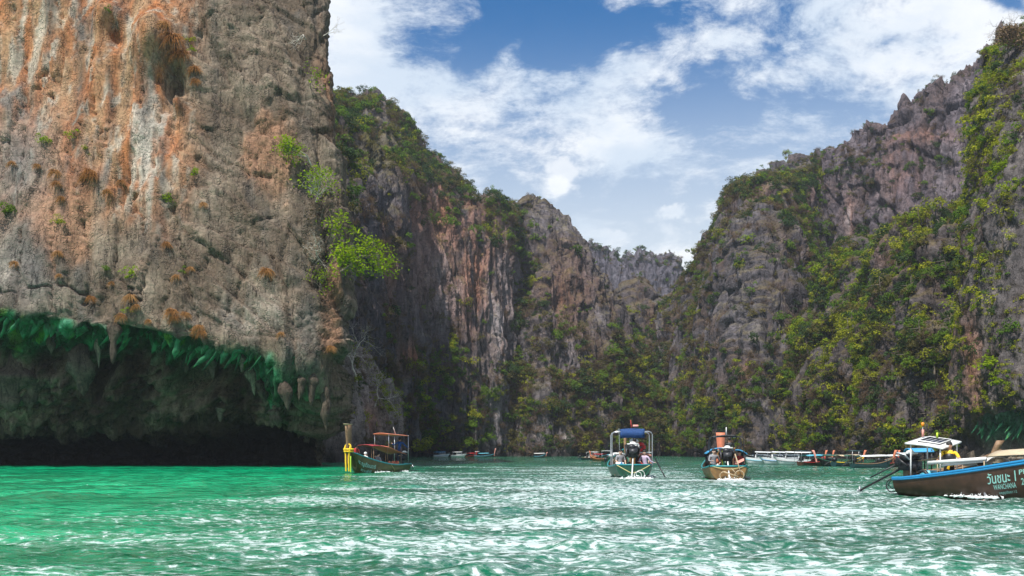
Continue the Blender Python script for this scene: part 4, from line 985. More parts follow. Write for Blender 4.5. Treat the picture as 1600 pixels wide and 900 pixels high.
# ---- people ----------------------------------------------------------
POSE = {}
def bone_dist(P, a, b):
    a = np.array(a); b = np.array(b); d = b-a; t = np.clip(((P-a)@d)/(d@d+1e-9), 0, 1); return np.linalg.norm(P-(a+t[:, None]*d), axis=1)
def make_pose(name, J, arms, lean=0.):
    """J: joint dict; returns mesh + face classes (0 skin 1 shirt 2 trousers)"""
    v, e, r, cls = [], [], [], []
    def add(p, rad, par=None, c=0):
        v.append(tuple(map(float, p))); r.append(rad)
        if par is not None: e.append((par, len(v)-1)); cls.append((par, len(v)-1, c))
        return len(v)-1
    pel = add(J['pelvis'], (.135, .115)); wa = add(J['waist'], (.125, .10), pel, 1); ch = add(J['chest'], (.155, .115), wa, 1); up = add(J['upper'], (.13, .10), ch, 1)
    nk = add(J['neck'], (.055, .055), up, 0); jw = add(J['jaw'], (.075, .07), nk, 0); hd = add(J['head'], (.095, .085), jw, 0); tp = add(np.array(J['head'])+np.array([-.005, 0, .075]), (.06, .055), hd, 0)
    fw = np.array(J.get('face', (1, 0, 0)), float); add(np.array(J['head'])+fw*.098+np.array([0, 0, -.03]), (.014, .02), hd, 0)         # nose
    for s in (1, -1):
        add(np.array(J['head'])+np.array([0, s*.09, -.015]), (.016, .024), hd, 0)                        # ears
        sh = add(J['sh'+'RL'[s > 0]], (.065, .06), up, 1); el, wr, hn = arms[s]
        E = add(el, (.046, .044), sh, 1 if J.get('long') else 3); Wp = add(wr, (.03, .026), E, 1 if J.get('long') else 0)
        H = add(hn, (.036, .018), Wp, 0); d = np.array(hn, float)-np.array(wr, float); d /= np.linalg.norm(d)
        side = np.cross(d, [0, 0, 1.]) if abs(d[2]) < .9 else np.array([0, s*1., 0]); side /= np.linalg.norm(side)
        for q, ln in ((-.026, .062), (-.009, .075), (.009, .07), (.026, .055)):
            b_ = np.array(hn)+side*q+d*.035; k = add(b_, (.010, .009), H, 0); add(b_+d*ln*.6+np.array([0, 0, -.015]), (.008, .008), k, 0)
        th = add(np.array(hn)+side*(-s*.035), (.011, .010), H, 0); add(np.array(hn)+side*(-s*.05)+d*.04, (.009, .009), th, 0)
        hp = add(J['hip'+'RL'[s > 0]], (.095, .09), pel, 2); kn = add(J['kn'+'RL'[s > 0]], (.062, .062), hp, 2); an = add(J['an'+'RL'[s > 0]], (.042, .04), kn, 2)
        add(np.array(J['an'+'RL'[s > 0]])+np.array([.13, 0, -.05]), (.035, .025), an, 0)
    me = bpy.data.meshes.new('body'); me.from_pydata(v, e, []); o = bpy.data.objects.new('body', me); COL.objects.link(o)
    md = o.modifiers.new('skin', 'SKIN'); md.use_smooth_shade = True
    for i, s in enumerate(me.skin_vertices[0].data): s.radius = r[i]; s.use_root = (i == 0)
    sb = o.modifiers.new('sub', 'SUBSURF'); sb.levels = 1; sb.render_levels = 1
    bpy.context.view_layer.update()
    out = bpy.data.meshes.new_from_object(o.evaluated_get(bpy.context.evaluated_depsgraph_get())); bpy.data.objects.remove(o)
    n = len(out.polygons); C = np.zeros(n*3, np.float32); out.polygons.foreach_get('center', C); C = C.reshape(-1, 3)
    D = np.stack([bone_dist(C, v[a], v[b])-.5*(min(r[a])+min(r[b])) for a, b, c in cls]); k = np.array([c for _, _, c in cls])[D.argmin(0)]
    # upper arm (3): sleeve on its upper half only
    for s in (1, -1):
        shp = np.array(J['sh'+'RL'[s > 0]]); m = (k == 3) & (np.linalg.norm(C-shp, axis=1) < .19); k[m] = 1
    k[k == 3] = 0
    out.materials.clear()
    for i in range(3): out.materials.append(MT['skin'])
    out.polygons.foreach_set('material_index', k.astype(np.int32)); out.update()
    POSE[name] = (out, np.array(J['head'], float), fw)
ST = dict(pelvis=(0,0,.93), waist=(0,0,1.08), chest=(.01,0,1.25), upper=(0,0,1.39), neck=(.01,0,1.47), jaw=(.03,0,1.54), head=(.02,0,1.61), shL=(0,.19,1.38), shR=(0,-.19,1.38), hipL=(0,.09,.88), hipR=(0,-.09,.88), knL=(.03,.11,.48), knR=(.02,-.11,.48), anL=(-.02,.12,.08), anR=(-.02,-.12,.08))
SI = dict(pelvis=(0,0,.12), waist=(.01,0,.27), chest=(.03,0,.44), upper=(.04,0,.58), neck=(.05,0,.66), jaw=(.08,0,.73), head=(.07,0,.80), shL=(.04,.19,.57), shR=(.04,-.19,.57), hipL=(.05,.09,.10), hipR=(.05,-.09,.10), knL=(.44,.13,.12), knR=(.44,-.12,.12), anL=(.40,.14,-.27), anR=(.42,-.13,-.27))
def shiftJ(J, **k): d = dict(J); d.update(k); return d
make_pose('stand_reach', ST, {1: ((.12,.26,1.14), (.34,.20,1.05), (.42,.18,1.06)), -1: ((.10,-.30,1.20), (.28,-.34,1.38), (.34,-.34,1.45))})
make_pose('stand', ST, {1: ((-.02,.25,1.12), (.08,.24,.88), (.10,.23,.80)), -1: ((-.02,-.25,1.12), (.08,-.24,.88), (.10,-.23,.80))})
make_pose('stand_wide', shiftJ(ST, long=1), {1: ((.10,.38,1.22), (.25,.55,1.30), (.30,.62,1.35)), -1: ((.08,-.36,1.20), (.20,-.50,1.05), (.26,-.56,1.02))})
make_pose('stand_open', ST, {1: ((.12,.32,1.16), (.30,.42,1.12), (.36,.46,1.14)), -1: ((.10,-.32,1.16), (.28,-.40,1.04), (.34,-.43,1.02))})
make_pose('sit', SI, {1: ((.08,.25,.34), (.28,.17,.24), (.35,.15,.22)), -1: ((.08,-.25,.34), (.28,-.17,.24), (.35,-.15,.22))})
make_pose('sit_lean', shiftJ(SI, waist=(.05,0,.26), chest=(.14,0,.40), upper=(.21,0,.52), neck=(.26,0,.58), jaw=(.31,0,.63), head=(.33,0,.70), shL=(.21,.19,.51), shR=(.21,-.19,.51)), {1: ((.30,.24,.32), (.44,.16,.20), (.50,.14,.19)), -1: ((.30,-.24,.32), (.44,-.16,.20), (.50,-.14,.19))})
make_pose('sit_arm', shiftJ(SI, long=1), {1: ((.0,.30,.36), (-.12,.42,.30), (-.18,.46,.30)), -1: ((.10,-.26,.36), (.30,-.20,.34), (.37,-.18,.35))})
def person(boat, lx, ly, lz, face, pose, shirt, trousers, label, hat=None, skin='skin', s=1., hair='hair', vest=None, group=None):
    me0, head, fw = POSE[pose]; me = me0.copy(); me.name = 'body'
    for i, m in enumerate((skin, shirt, trousers)): me.materials[i] = MT[m]
    mw = Matrix.Translation(boat.location) @ Matrix.Rotation(boat.rotation_euler.z, 4, 'Z')
    loc = mw @ Vector((lx, ly, lz))
    o = thing('person', label, 'person', loc, boat.rotation_euler.z+math.radians(face), group); o.scale = (s, s, s)
    link('body', me, o)
    hx = head
    V, Fq = ball(hx+(-.02, 0, .035), (.108, .098, .10), 12, 8); part('hair', (V, Fq), hair, o, True)
    for sd in (1, -1): part('eye', ball(hx+(.088, sd*.034, -.005), (.012, .014, .010), 6, 5), 'black', o, True)
    if hat == 'straw': part('straw_hat', [rod(hx+(-.01, 0, .075), hx+(-.01, 0, .09), .20, 14), rod(hx+(-.01, 0, .09), hx+(-.01, 0, .18), .105, 12, .09)], 'straw', o)
    elif hat == 'cap': part('cap', [ball(hx+(-.01, 0, .06), (.11, .10, .085), 10, 6), box(hx+(.11, 0, .06), (.12, .14, .015))], vest or 'red', o, True)
    elif hat == 'vest':
        pass
    if vest and hat != 'cap':
        c = POSE[pose][1]; zc = (1.22 if pose.startswith('stand') else .40); part('life_vest', [ball((.03 if pose != 'sit_lean' else .13, 0, zc), (.14, .178, .19), 12, 7)], vest, o, True)
    return o
# ------------------------------------------------------------------ the four boats in the foreground
def heading(sx, sy, bx, by):
    """stern and bow positions -> (centre, yaw, length)"""
    return ((sx+bx)/2, (sy+by)/2), math.atan2(by-sy, bx-sx), math.hypot(bx-sx, by-sy)
# left: olive boat with a yellow ribboned post and salmon awnings
c, yw, L = heading(-7.2, 66.0, -9.75, 59.2)
A = thing('longtail_boat', 'olive longtail boat with salmon awnings and yellow ribbons beside the left cliff', 'boat', (c[0], c[1], 0), yw)
h = Hull(L, 1.75, .42, 1.30, .46)
hull_parts(A, h, 'olive', 'teal', 'wood', None)
px_top = bow_post(A, h, 2.86, 'wood', .30, .10, 'palewood')
benches(A, (1.7, .6, -.6, -1.8), h)
rb = [pipe([(L/2+.02, s*.15, 1.55), (L/2+.12, s*.20, 1.42), (L/2+.08, s*.12, 1.15), (L/2+.10, s*.10, .7), (L/2+.06, s*.10, .1)], .055) for s in (1, -1)]+[ring((L/2-.08, 0, 1.40), .27, .06, 2), ring((L/2-.08, 0, 1.27), .26, .05, 2), ring((L/2, .0, 1.52), .20, .05, 0)]
part('yellow_ribbon', rb, 'yellow', A, True)
part('green_ribbon', [pipe([(L/2+.1, .24, 1.0), (L/2+.14, .26, .5), (L/2+.1, .24, .05)], .035)], 'lemon', A, True)
part('awning', [sheet(-2.9, -.2, .60, lambda X, Y: 1.66+.10*np.sin((X+.2)/3*2.)-.16*np.clip(-.6-X, 0, 9)-.12*(Y/.7)**2, .03)], 'orange', A, True, 'salmon awning over the stern half')
part('awning', [sheet(-.2, 1.7, .60, lambda X, Y: 1.66+.06*np.sin(X*1.4)-.12*(Y/.7)**2, .03)], 'maroon', A, True, 'dark red awning over the bow half')
part('upper_awning', [sheet(-3.4, -.45, .52, lambda X, Y: 2.36+.05*(X+3.7)/3.4*2-.08*(Y/.6)**2, .04)], 'orange', A, True)
posts(A, [(x, s*.56, .35, 1.55) for x in (1.5, -.3, -2.2) for s in (1, -1)], 'wood')
part('stern_deck', [box((-3.0, 0, .42), (1.0, 1.1, .08))], 'wood', A)
posts(A, [(x, s*.50, .4, 2.34) for x in (-3.35,) for s in (1, -1)]+[(-.6, s*.50, 1.5, 2.40) for s in (1, -1)], 'metal', .028)
part('antenna', [rod((-2.3, .1, 2.4), (-2.0, .1, 2.85), .02)], 'white', A)
engine(A, -3.75, .75, (-5.2, -.1, .25), 'dark')
part('mooring_rope', [pipe([h.pt(.48, .98, 1)+(0, .03, 0), h.pt(.42, .6, 1)+(0, .12, 0), h.pt(.36, .1, 1)+(0, .35, .1)], .012)], 'rope', A)
hull_text(A, h, 'ขวัญเดือนดารี', .925, .70, .48, .76, 1, 'ltext', -.02)
hull_text(A, h, 'เกาะพีพี', .90, .74, .26, .42, 1, 'ltext', -.02)
person(A, -3.0, .05, .47, 190, 'stand_wide', 'navy', 'jean', 'person in a blue long-sleeved shirt steering at the stern of the olive boat')
person(A, 2.72, 0, .88, 180, 'sit', 'red', 'jean', 'person in a dark red shirt sitting behind the tall bow post', skin='skin', s=.9)
person(A, 1.95, .08, .42, 180, 'sit_lean', 'whitecloth', 'grey', 'person in a white shirt bent over the side of the olive boat', hair='whitecloth')
person(A, 1.0, -.20, .30, 20, 'sit', 'black', 'jean', 'person in black sitting under the front of the dark red awning')
person(A, .35, .20, .30, 160, 'sit', 'grey', 'black', 'person in a grey shirt sitting in the middle of the olive boat', skin='palesk')
person(A, -.45, -.2, .30, 10, 'sit_lean', 'maroon', 'jean', 'person in a maroon shirt leaning forward amidships in the olive boat', skin='palesk')
for i, (x, y, m) in enumerate(((-1.3, .3, 'orange'), (-1.65, .1, 'red'), (-1.95, .34, 'orange'), (-2.3, .05, 'red'))):
    mw = Matrix.Translation(A.location) @ Matrix.Rotation(yw, 4, 'Z'); p = mw @ Vector((x, y, .02))
    v = part('life_vest', [box((0, 0, .30), (.16, .36, .50), .2), ball((0, .12, .55), (.08, .07, .1)), ball((0, -.12, .55), (.08, .07, .1))], m, None)
    v.location = p; v.rotation_euler = (0, 0, yw+.2*i); put_props(v, ['salmon life vest nearest the middle of the olive boat', 'red life vest second in the row in the olive boat', 'salmon life vest third in the row in the olive boat', 'red life vest at the feet of the helmsman in blue'][i], 'life vest', 'life vests standing in the olive boat')
# centre: green boat going away, seen from astern
c, yw, L = heading(5.90, 48.4, 6.5, 57.3)
Bt = thing('longtail_boat', 'green longtail boat going away with a navy blue roof on grey pipe hoops', 'boat', (c[0], c[1], 0), yw)
h = Hull(L, 2.25, .50, 1.4, .62, .34, .74)
hull_parts(Bt, h, 'green', 'teal', 'tan')
bow_post(Bt, h, 2.45, 'wood', .2, .35)
benches(Bt, (2.2, 1.2, .2, -.9, -2.0), h, .30)
for x in (-3.3, -1.2): hoop_frame(Bt, x, .99, 2.26, .032, .55)
part('roof', [sheet(-3.45, -1.0, .60, lambda X, Y: 2.40-.05*(Y/.6)**2+.02*np.sin(X*5), .04)], 'bluecloth', Bt, True)
part('roof_flap', [sheet(-3.50, -3.44, .60, lambda X, Y: 2.38-0*X+.01*np.sin(Y*9), .44, 3, 12)], 'bluecloth', Bt, True)
part('roof_rail', [pipe([(-3.5, .66, 2.36), (-1.0, .66, 2.36)], .02), pipe([(-3.5, .66, 2.42), (-3.4, .62, .9)], .018)], 'metal', Bt)
part('side_awning', [sheet(-3.0, 1.9, .42, lambda X, Y: 1.22-.12*(Y/.4)**2, .10)], 'whitecloth', Bt, True).location = (0, .60, 0)
part('side_awning', [sheet(-3.0, 1.9, .42, lambda X, Y: 1.20-.10*(Y/.4)**2, .10)], 'pink', Bt, True).location = (0, -.58, 0)
part('awning_edge', [box((-3.02, -.58, 1.22), (.05, .86, .05))], 'whitecloth', Bt)
posts(Bt, [(x, s*.92, .5, 1.15) for x in (-2.8, -.6, 1.6) for s in (1, -1)], 'metal')
engine(Bt, -3.95, 1.0, (-5.2, .12, -.15), 'white', (1.0, -.35, .35), 1.3)
part('flag', [sheet(-2.5, -2.45, .14, lambda X, Y: 2.62+0*X, .12, 2, 5)], 'pink', Bt).location = (0, -.22, 0)
part('flag_staff', [rod((-2.45, -.02, 2.38), (-2.45, .03, 2.85), .018)], 'red', Bt)
part('life_ring', [ring((-2.9, -.45, 1.48), .15, .10, 0, 16, 8)], 'red', Bt, True)
part('yellow_bundle', [ball((-2.6, -.22, 1.72), (.14, .16, .12))], 'yellow', Bt, True)
part('stowed_bag', [ball((-2.7, -.05, 1.80), (.14, .16, .13)), ball((-2.7, -.22, 1.78), (.12, .14, .12))], 'whitecloth', Bt, True)
part('rope', [pipe([h.pt(0, 1, 1), (-4.7, .35, .35), (-4.75, .12, .22), (-4.7, -.2, .28), h.pt(0, 1, -1)], .022)], 'rope', Bt)
part('hose_coil', [ring((-4.72, -.32, .16), .20, .018, 0), ring((-4.75, -.20, .12), .17, .018, 0)], 'white', Bt, True)
part('stern_pole', [rod((-4.3, -1.05, .95), (-5.3, -1.45, .05), .035)], 'black', Bt)
part('cool_box', [box((-3.5, .62, .60), (.5, .42, .26), .05)], 'gel', Bt)
P_ = [(-3.35, .60, .45, 200, 'sit', 'grey', 'jean', 'palesk', 'person in grey seated at the left quarter of the green boat'), (-2.7, .62, .40, 170, 'sit_arm', 'straw', 'black', 'palesk', 'person in a tan long-sleeved top at the left side of the green boat'), (-2.9, -.60, .45, 190, 'sit', 'black', 'jean', 'palesk', 'person in black at the right quarter of the green boat'), (-3.5, -.62, .42, 150, 'sit_arm', 'lilac', 'grey', 'palesk', 'person in lilac leaning on the right gunwale of the green boat'), (-1.9, .45, .38, 0, 'sit', 'red', 'jean', 'skin', 'person in red facing forward in the green boat'), (-1.7, -.5, .38, 0, 'sit', 'maroon', 'jean', 'skin', 'person in maroon on the right bench of the green boat')]
for (x, y, z, f, po, sh, tr, sk, lb) in P_: person(Bt, x, y, z, f, po, sh, tr, lb, skin=sk)
part('tarpaulin', [sheet(-2.2, -.6, .40, lambda X, Y: .62+.07*np.sin(X*7)+.06*np.cos(Y*11+X*3), .05, 12, 10)], 'jean', Bt, True).location = (0, .35, 0)
part('fuel_can', [box((-3.85, .55, .50), (.24, .18, .36), .06), rod((-3.85, .55, .68), (-3.85, .55, .74), .03)], 'blue', Bt)
part('fuel_can', [box((-3.9, -.42, .50), (.24, .18, .36), .06), rod((-3.9, -.42, .68), (-3.9, -.42, .74), .03)], 'red', Bt)
part('draped_vest', [ball((-3.0, .94, .66), (.22, .07, .22), 10, 7)], 'beige', Bt, True)
part('draped_vest', [ball((-2.6, -.96, .70), (.26, .07, .24), 10, 7)], 'pink', Bt, True)
person(Bt, -3.45, -.12, .32, 0, 'stand', 'whitecloth', 'black', 'helmsman in a pale shirt standing behind the engine of the green boat', s=.93)
# right of centre: tan boat with an orange bow post and light blue awning
c, yw, L = heading(9.85, 45.4, 11.35, 54.2)
Cb = thing('longtail_boat', 'tan longtail boat going away with an orange bow post and light blue awnings', 'boat', (c[0], c[1], 0), yw)
h = Hull(L, 2.2, .46, 1.35, .60, .34, .74)
hull_parts(Cb, h, 'tan', 'teal', 'wood')
bow_post(Cb, h, 2.30, 'orange', .16, .2, None, .19)
benches(Cb, (2.0, 1.0, 0, -1.0, -2.1), h, .30)
for x in (-3.1, -.9): hoop_frame(Cb, x, .78, 1.98, .022, .5, 'dark')
part('upper_roof', [sheet(-3.2, -.8, .46, lambda X, Y: 2.05-.04*(Y/.5)**2, .07)], 'black', Cb, True)
part('bracket', [pipe([(-3.1, -.25, 1.95), (-3.1, -.35, 1.72), (-3.1, -.47, 1.95)], .03)], 'black', Cb)
part('antenna', [rod((-2.6, .0, 2.05), (-2.6, .0, 2.42), .03, 6, .02)], 'white', Cb)
part('awning', [sheet(-2.9, 1.6, .42, lambda X, Y: 1.42+.30*Y*-1*1.0-.10*(Y/.4)**2, .05)], 'skyblue', Cb, True).location = (0, .52, 0)
part('awning', [sheet(-2.9, 1.6, .30, lambda X, Y: 1.34+.32*Y-.08*(Y/.3)**2, .05)], 'skyblue', Cb, True).location = (0, -.66, 0)
posts(Cb, [(x, s*.86, .45, 1.25) for x in (-2.8, -.7, 1.4) for s in (1, -1)], 'dark', .03)
engine(Cb, -3.7, .85, (-4.95, -.06, -.15), 'white', (.9, .4, .45), 1.2)
part('wood_hoop', [ring((-4.60, .18, .16), .19, .024, 0)], 'palewood', Cb, True); part('wood_hoop', [ring((-4.60, -.50, .20), .20, .026, 0)], 'palewood', Cb, True)
part('wood_bar', [rod((-4.62, .2, .34), (-4.62, -.45, .12), .03), rod((-4.62, -.52, .42), (-4.3, -.32, 1.15), .03), rod((-4.62, -.15, .5), (-4.6, -.4, .2), .022)], 'palewood', Cb)
part('rope', [pipe([h.pt(0, 1, 1), (-4.55, .2, .48), (-4.55, -.2, .46), h.pt(0, 1, -1)], .016)], 'rope', Cb)
person(Cb, -3.2, -.12, .34, 0, 'stand', 'black', 'black', 'helmsman in black standing at the engine of the tan boat', s=.93)
part('fuel_can', [box((-3.9, .45, .48), (.22, .18, .34), .06), rod((-3.9, .45, .64), (-3.9, .45, .70), .03)], 'white', Cb)
part('yellow_cord', [pipe([(-3.3, .20, 1.3), (-3.35, .24, .95), (-3.3, .18, .6)], .03)], 'lemon', Cb)
part('white_tarpaulin', [sheet(-3.6, -2.6, .22, lambda X, Y: .80+.05*np.sin(X*9)-.5*Y, .04, 8, 6)], 'pink', Cb, True).location = (0, -.55, 0)
for (x, y, z, f, po, sh, tr, lb, ve) in [(-2.5, .50, .42, 175, 'sit', 'orange', 'jean', 'person in an orange life vest on the left of the tan boat', 'orange'), (-2.2, .25, .42, 0, 'sit_lean', 'red', 'jean', 'person in red bending forward in the tan boat', 'red'), (-3.3, .62, .48, 200, 'sit_arm', 'grey', 'dkteal', 'person in grey seated on the left gunwale of the tan boat', None), (-2.4, -.62, .42, 180, 'sit', 'maroon', 'jean', 'person in maroon on the right of the tan boat', None), (-1.2, .1, .42, 0, 'sit', 'orange', 'jean', 'person in an orange life vest farther forward in the tan boat', 'orange')]:
    person(Cb, x, y, z, f, po, sh, tr, lb, vest=ve, skin='palesk')
part('green_bag', [ball((-2.7, -.02, .65), (.2, .28, .25))], 'green', Cb, True)
# right edge: brown boat, nearest, bow out of the frame
c, yw, L = heading(11.95, 30.2, 17.0, 22.9)
Db = thing('longtail_boat', 'dark brown longtail boat with a blue gunwale and pale lettering at the right edge', 'boat', (c[0], c[1], 0), yw)
h = Hull(L, 1.75, .44, 1.85, .46, .30, .78, .02, 1.15)
hull_parts(Db, h, 'brown', 'blue', 'palewood', None)
h2 = Hull(L, 1.75, .52, 1.65, .44, .30, .78)
for sd in (1, -1): part('gunwale_board', [tube_arrays(h.pt(np.linspace(0, 1, 26), np.full(26, .955), sd, -.01), [.035]*26, 6)], 'blue', Db, True)
bow_post(Db, h, 2.9, 'wood', .25, .2)
benches(Db, (1.8, .8, -.2, -1.2, -2.2), h, .35)
part('helm_roof', [sheet(-4.15, -2.95, .50, lambda X, Y: 1.66-.14*(X+4.35)+.02*np.sin((X+4)*3)+.20*Y, .05)], 'white', Db, True)
so = part('solar_panel', [sheet(-3.85, -3.15, .30, lambda X, Y: 1.71-.14*(X+4.35)+.20*Y, .03, 3, 3)], 'solar', Db)
zr = lambda x, y: 1.72-.14*(x+4.35)+.20*y
part('panel_frame', [pipe([(x, y, zr(x, y)) for x, y in ((-3.85, -.30), (-3.15, -.30), (-3.15, .30), (-3.85, .30), (-3.85, -.30))], .018)]+[rod((-3.5+k*.17, -.29, zr(-3.5+k*.17, -.29)), (-3.5+k*.17, .29, zr(-3.5+k*.17, .29)), .006, 4) for k in (-1, 0, 1)], 'white', so)
posts(Db, [(-4.0, s*.42, .45, 1.58+s*.08) for s in (1, -1)]+[(-3.05, s*.42, .6, 1.44+s*.08) for s in (1, -1)], 'white', .022, 'roof_post')
part('mast', [rod((-3.95, .1, 1.6), (-3.95, .1, 2.08), .014)], 'metal', Db)
part('beacon', [rod((-3.95, .1, 2.02), (-3.95, .1, 2.13), .045, 10)], 'amber', Db)
part('pennant', [sheet(-3.97, -3.93, .035, lambda X, Y: 1.92+0*X, .22, 3, 3)], 'pink', Db).location = (0, .12, 0)
part('pennant', [sheet(-3.5, -3.47, .03, lambda X, Y: 1.82+0*X, .16, 3, 3)], 'lemon', Db).location = (0, .12, 0)
part('front_awning', [sheet(-2.9, -1.55, .60, lambda X, Y: .98+.10*(X+2.9)-.10*(Y/.6)**2, .05)], 'whitecloth', Db, True)
part('awning_roll', [rod((-3.3, -.62, .93), (-1.55, -.62, 1.06), .055, 8)], 'whitecloth', Db, True)
part('main_awning', [sheet(-1.5, .9, .66, lambda X, Y: 1.28+.05*np.sin((X+1.6)/2.5*3.14)*1.4-.16*(Y/.66)**2, .03)], 'beige', Db, True)
for x in (-1.5, -.7, .1, .85): part('awning_batten', [pipe([(x, -.66, 1.11), (x, -.4, 1.22), (x, 0, 1.31), (x, .4, 1.22), (x, .66, 1.11)], .016)], 'wood', Db)
posts(Db, [(x, s*.64, .5, 1.0) for x in (-3.0, -1.6, -.4, .8) for s in (1, -1)], 'palewood', .016)
e = engine(Db, -4.30, .72, (-6.15, .10, .02), 'black', (.9, .1, .35))
part('battery_box', [box((-3.75, .1, .55), (.34, .4, .3), .05)], 'lblue', Db)
part('rudder_hoop', [ring((-4.85, -.1, .22), .20, .022, 1), ring((-4.72, .15, .25), .17, .02, 1)], 'dark', Db, True)
part('rope', [pipe([h.pt(0, 1, -1), (-4.85, -.3, .25), (-5.0, .1, .12), h.pt(0, .9, 1)], .02)], 'dkteal', Db)
part('spare_tyre', [ring((-3.6, -.45, .52), .17, .055, 1)], 'black', Db, True)
hull_text(Db, h, 'วันชนะ 1', .342, .432, .58, .84, -1, 'ltext', .03)
hull_text(Db, h, 'WANCHANA', .358, .430, .44, .56, -1, 'ltext', .03)
hull_text(Db, h, 'เบญญาปัณณา 1-2', .372, .428, .32, .40, -1, 'ltext', .03)
hull_text(Db, h, 'PHI PHI', .443, .52, .74, .84, -1, 'ltext', .03)
hull_text(Db, h, '200', .447, .475, .52, .66, -1, 'ltext', .02)
person(Db, -3.0, -.05, -.06, -60, 'stand_open', 'yellow', 'black', 'helmsman in a black and yellow shirt under the white roof', s=.93, vest='black')
vs = person(Db, -2.15, .15, .12, -70, 'sit', 'yellow', 'black', 'person in a yellow shirt sitting behind the helmsman', s=.95)
person(Db, -1.25, -.40, .17, 200, 'sit_arm', 'lilac', 'grey', 'person in a straw hat and lilac shirt leaning on the side of the brown boat', hat='straw', skin='palesk', s=.9)
person(Db, -.35, -.2, .38, 10, 'sit', 'pink', 'jean', 'person in salmon under the beige awning, forward of the straw hat', skin='palesk', s=.85)
person(Db, .15, .1, .38, 170, 'sit', 'navy', 'jean', 'person in navy farthest forward under the beige awning', skin='palesk', s=.85)
def spray(pts, label, n, R0):
    R = np.random.RandomState(n); arr = []
    for i in range(n):
        c = pts[R.randint(len(pts))]; p = np.array(c)+R.normal(size=3)*np.array([R0, R0, R0*.28]); p[2] = abs(p[2])*.8
        q = .012+.035*R.rand()**2; a = R.normal(size=(4, 3)); a /= np.linalg.norm(a, axis=1)[:, None]
        arr.append((p+a*q, np.array([[0, 1, 2, 2], [0, 2, 3, 3], [0, 3, 1, 1], [1, 3, 2, 2]])))
        if i % 2 == 0: arr.append(ball((p[0], p[1], .0), (.03+.06*R.rand(), .03+.05*R.rand(), .02+.03*R.rand()), 6, 5))
    V, Fq = join_arrays(arr); me = bpy.data.meshes.new('spray'); me.from_pydata(V.tolist(), [], [list(dict.fromkeys(f)) for f in Fq.tolist()]); me.materials.append(MT['foam_glare'])
    put_props(link('spray', me), label, 'spray', kind='stuff')
spray([(5.8, 47.4, .05), (6.1, 47.0, .02), (5.6, 46.6, .02)], 'white splash thrown up by the propeller of the green boat', 150, .28)
spray([(9.7, 44.6, .03), (10.0, 44.4, .02)], 'white splash under the stern of the tan boat', 80, .22)
spray([(12.6, 28.0, .03), (12.9, 27.5, .03), (13.1, 27.2, .02)], 'white bow-wave splash along the side of the brown boat', 130, .16)
spray([(-8.3, 60.9, .03), (-7.9, 61.9, .02), (-7.0, 64.2, .02)], 'white splash along the side of the olive boat', 90, .22)
# ------------------------------------------------------------------ distant boats
def small_longtail(px, D, yaw, col, rail, awn, postm, label, L=7., roof=None, sc=.7, ax=(-1.9, 1.5), group='longtail boats moored far off', top=2.0):
    x = (px-800)/F*D
    r = thing('longtail_boat', label, 'boat', (x, D, 0), math.radians(yaw), group); r.scale = (sc, sc, sc); h = Hull(L, 1.7, .42, 1.15, .5)
    part('hull', h.arrays(14, 5)+h.inner(12, 3), col, r, True)
    for sd in (1, -1): part('gunwale', [h.rail(sd, .05, 14)], rail, r, True)
    bow_post(r, h, top, postm, .16, .45)
    if awn:
        part('awning', [sheet(ax[0], ax[1], .7, lambda X, Y: 1.45+.03*np.sin(X)-.15*(Y/.7)**2, .05, 6, 6)], awn, r, True)
        posts(r, [(a, s*.64, .4, 1.35) for a in (ax[0]+.1, ax[1]-.1) for s in (1, -1)], 'dark', .03)
    if roof:
        part('stern_roof', [sheet(-3.1, -1.7, .6, lambda X, Y: 1.95-.05*(Y/.6)**2, .05, 4, 5)], roof, r, True)
        posts(r, [(-2.9, s*.55, .4, 1.92) for s in (1, -1)], 'metal', .025)
    part('engine', [box((-L/2+.2, 0, .85), (.55, .4, .4), .2), rod((-L/2, 0, .9), (-L/2-1.5, 0, .1), .035), box((-L/2+.2, 0, .55), (.15, .12, .4))], 'dark', r)
    for i in range(3):
        a = -1.2+i*1.1
        part('bench', [box((a, 0, .3), (.25, 1.2, .04))], 'wood', r)
    return r
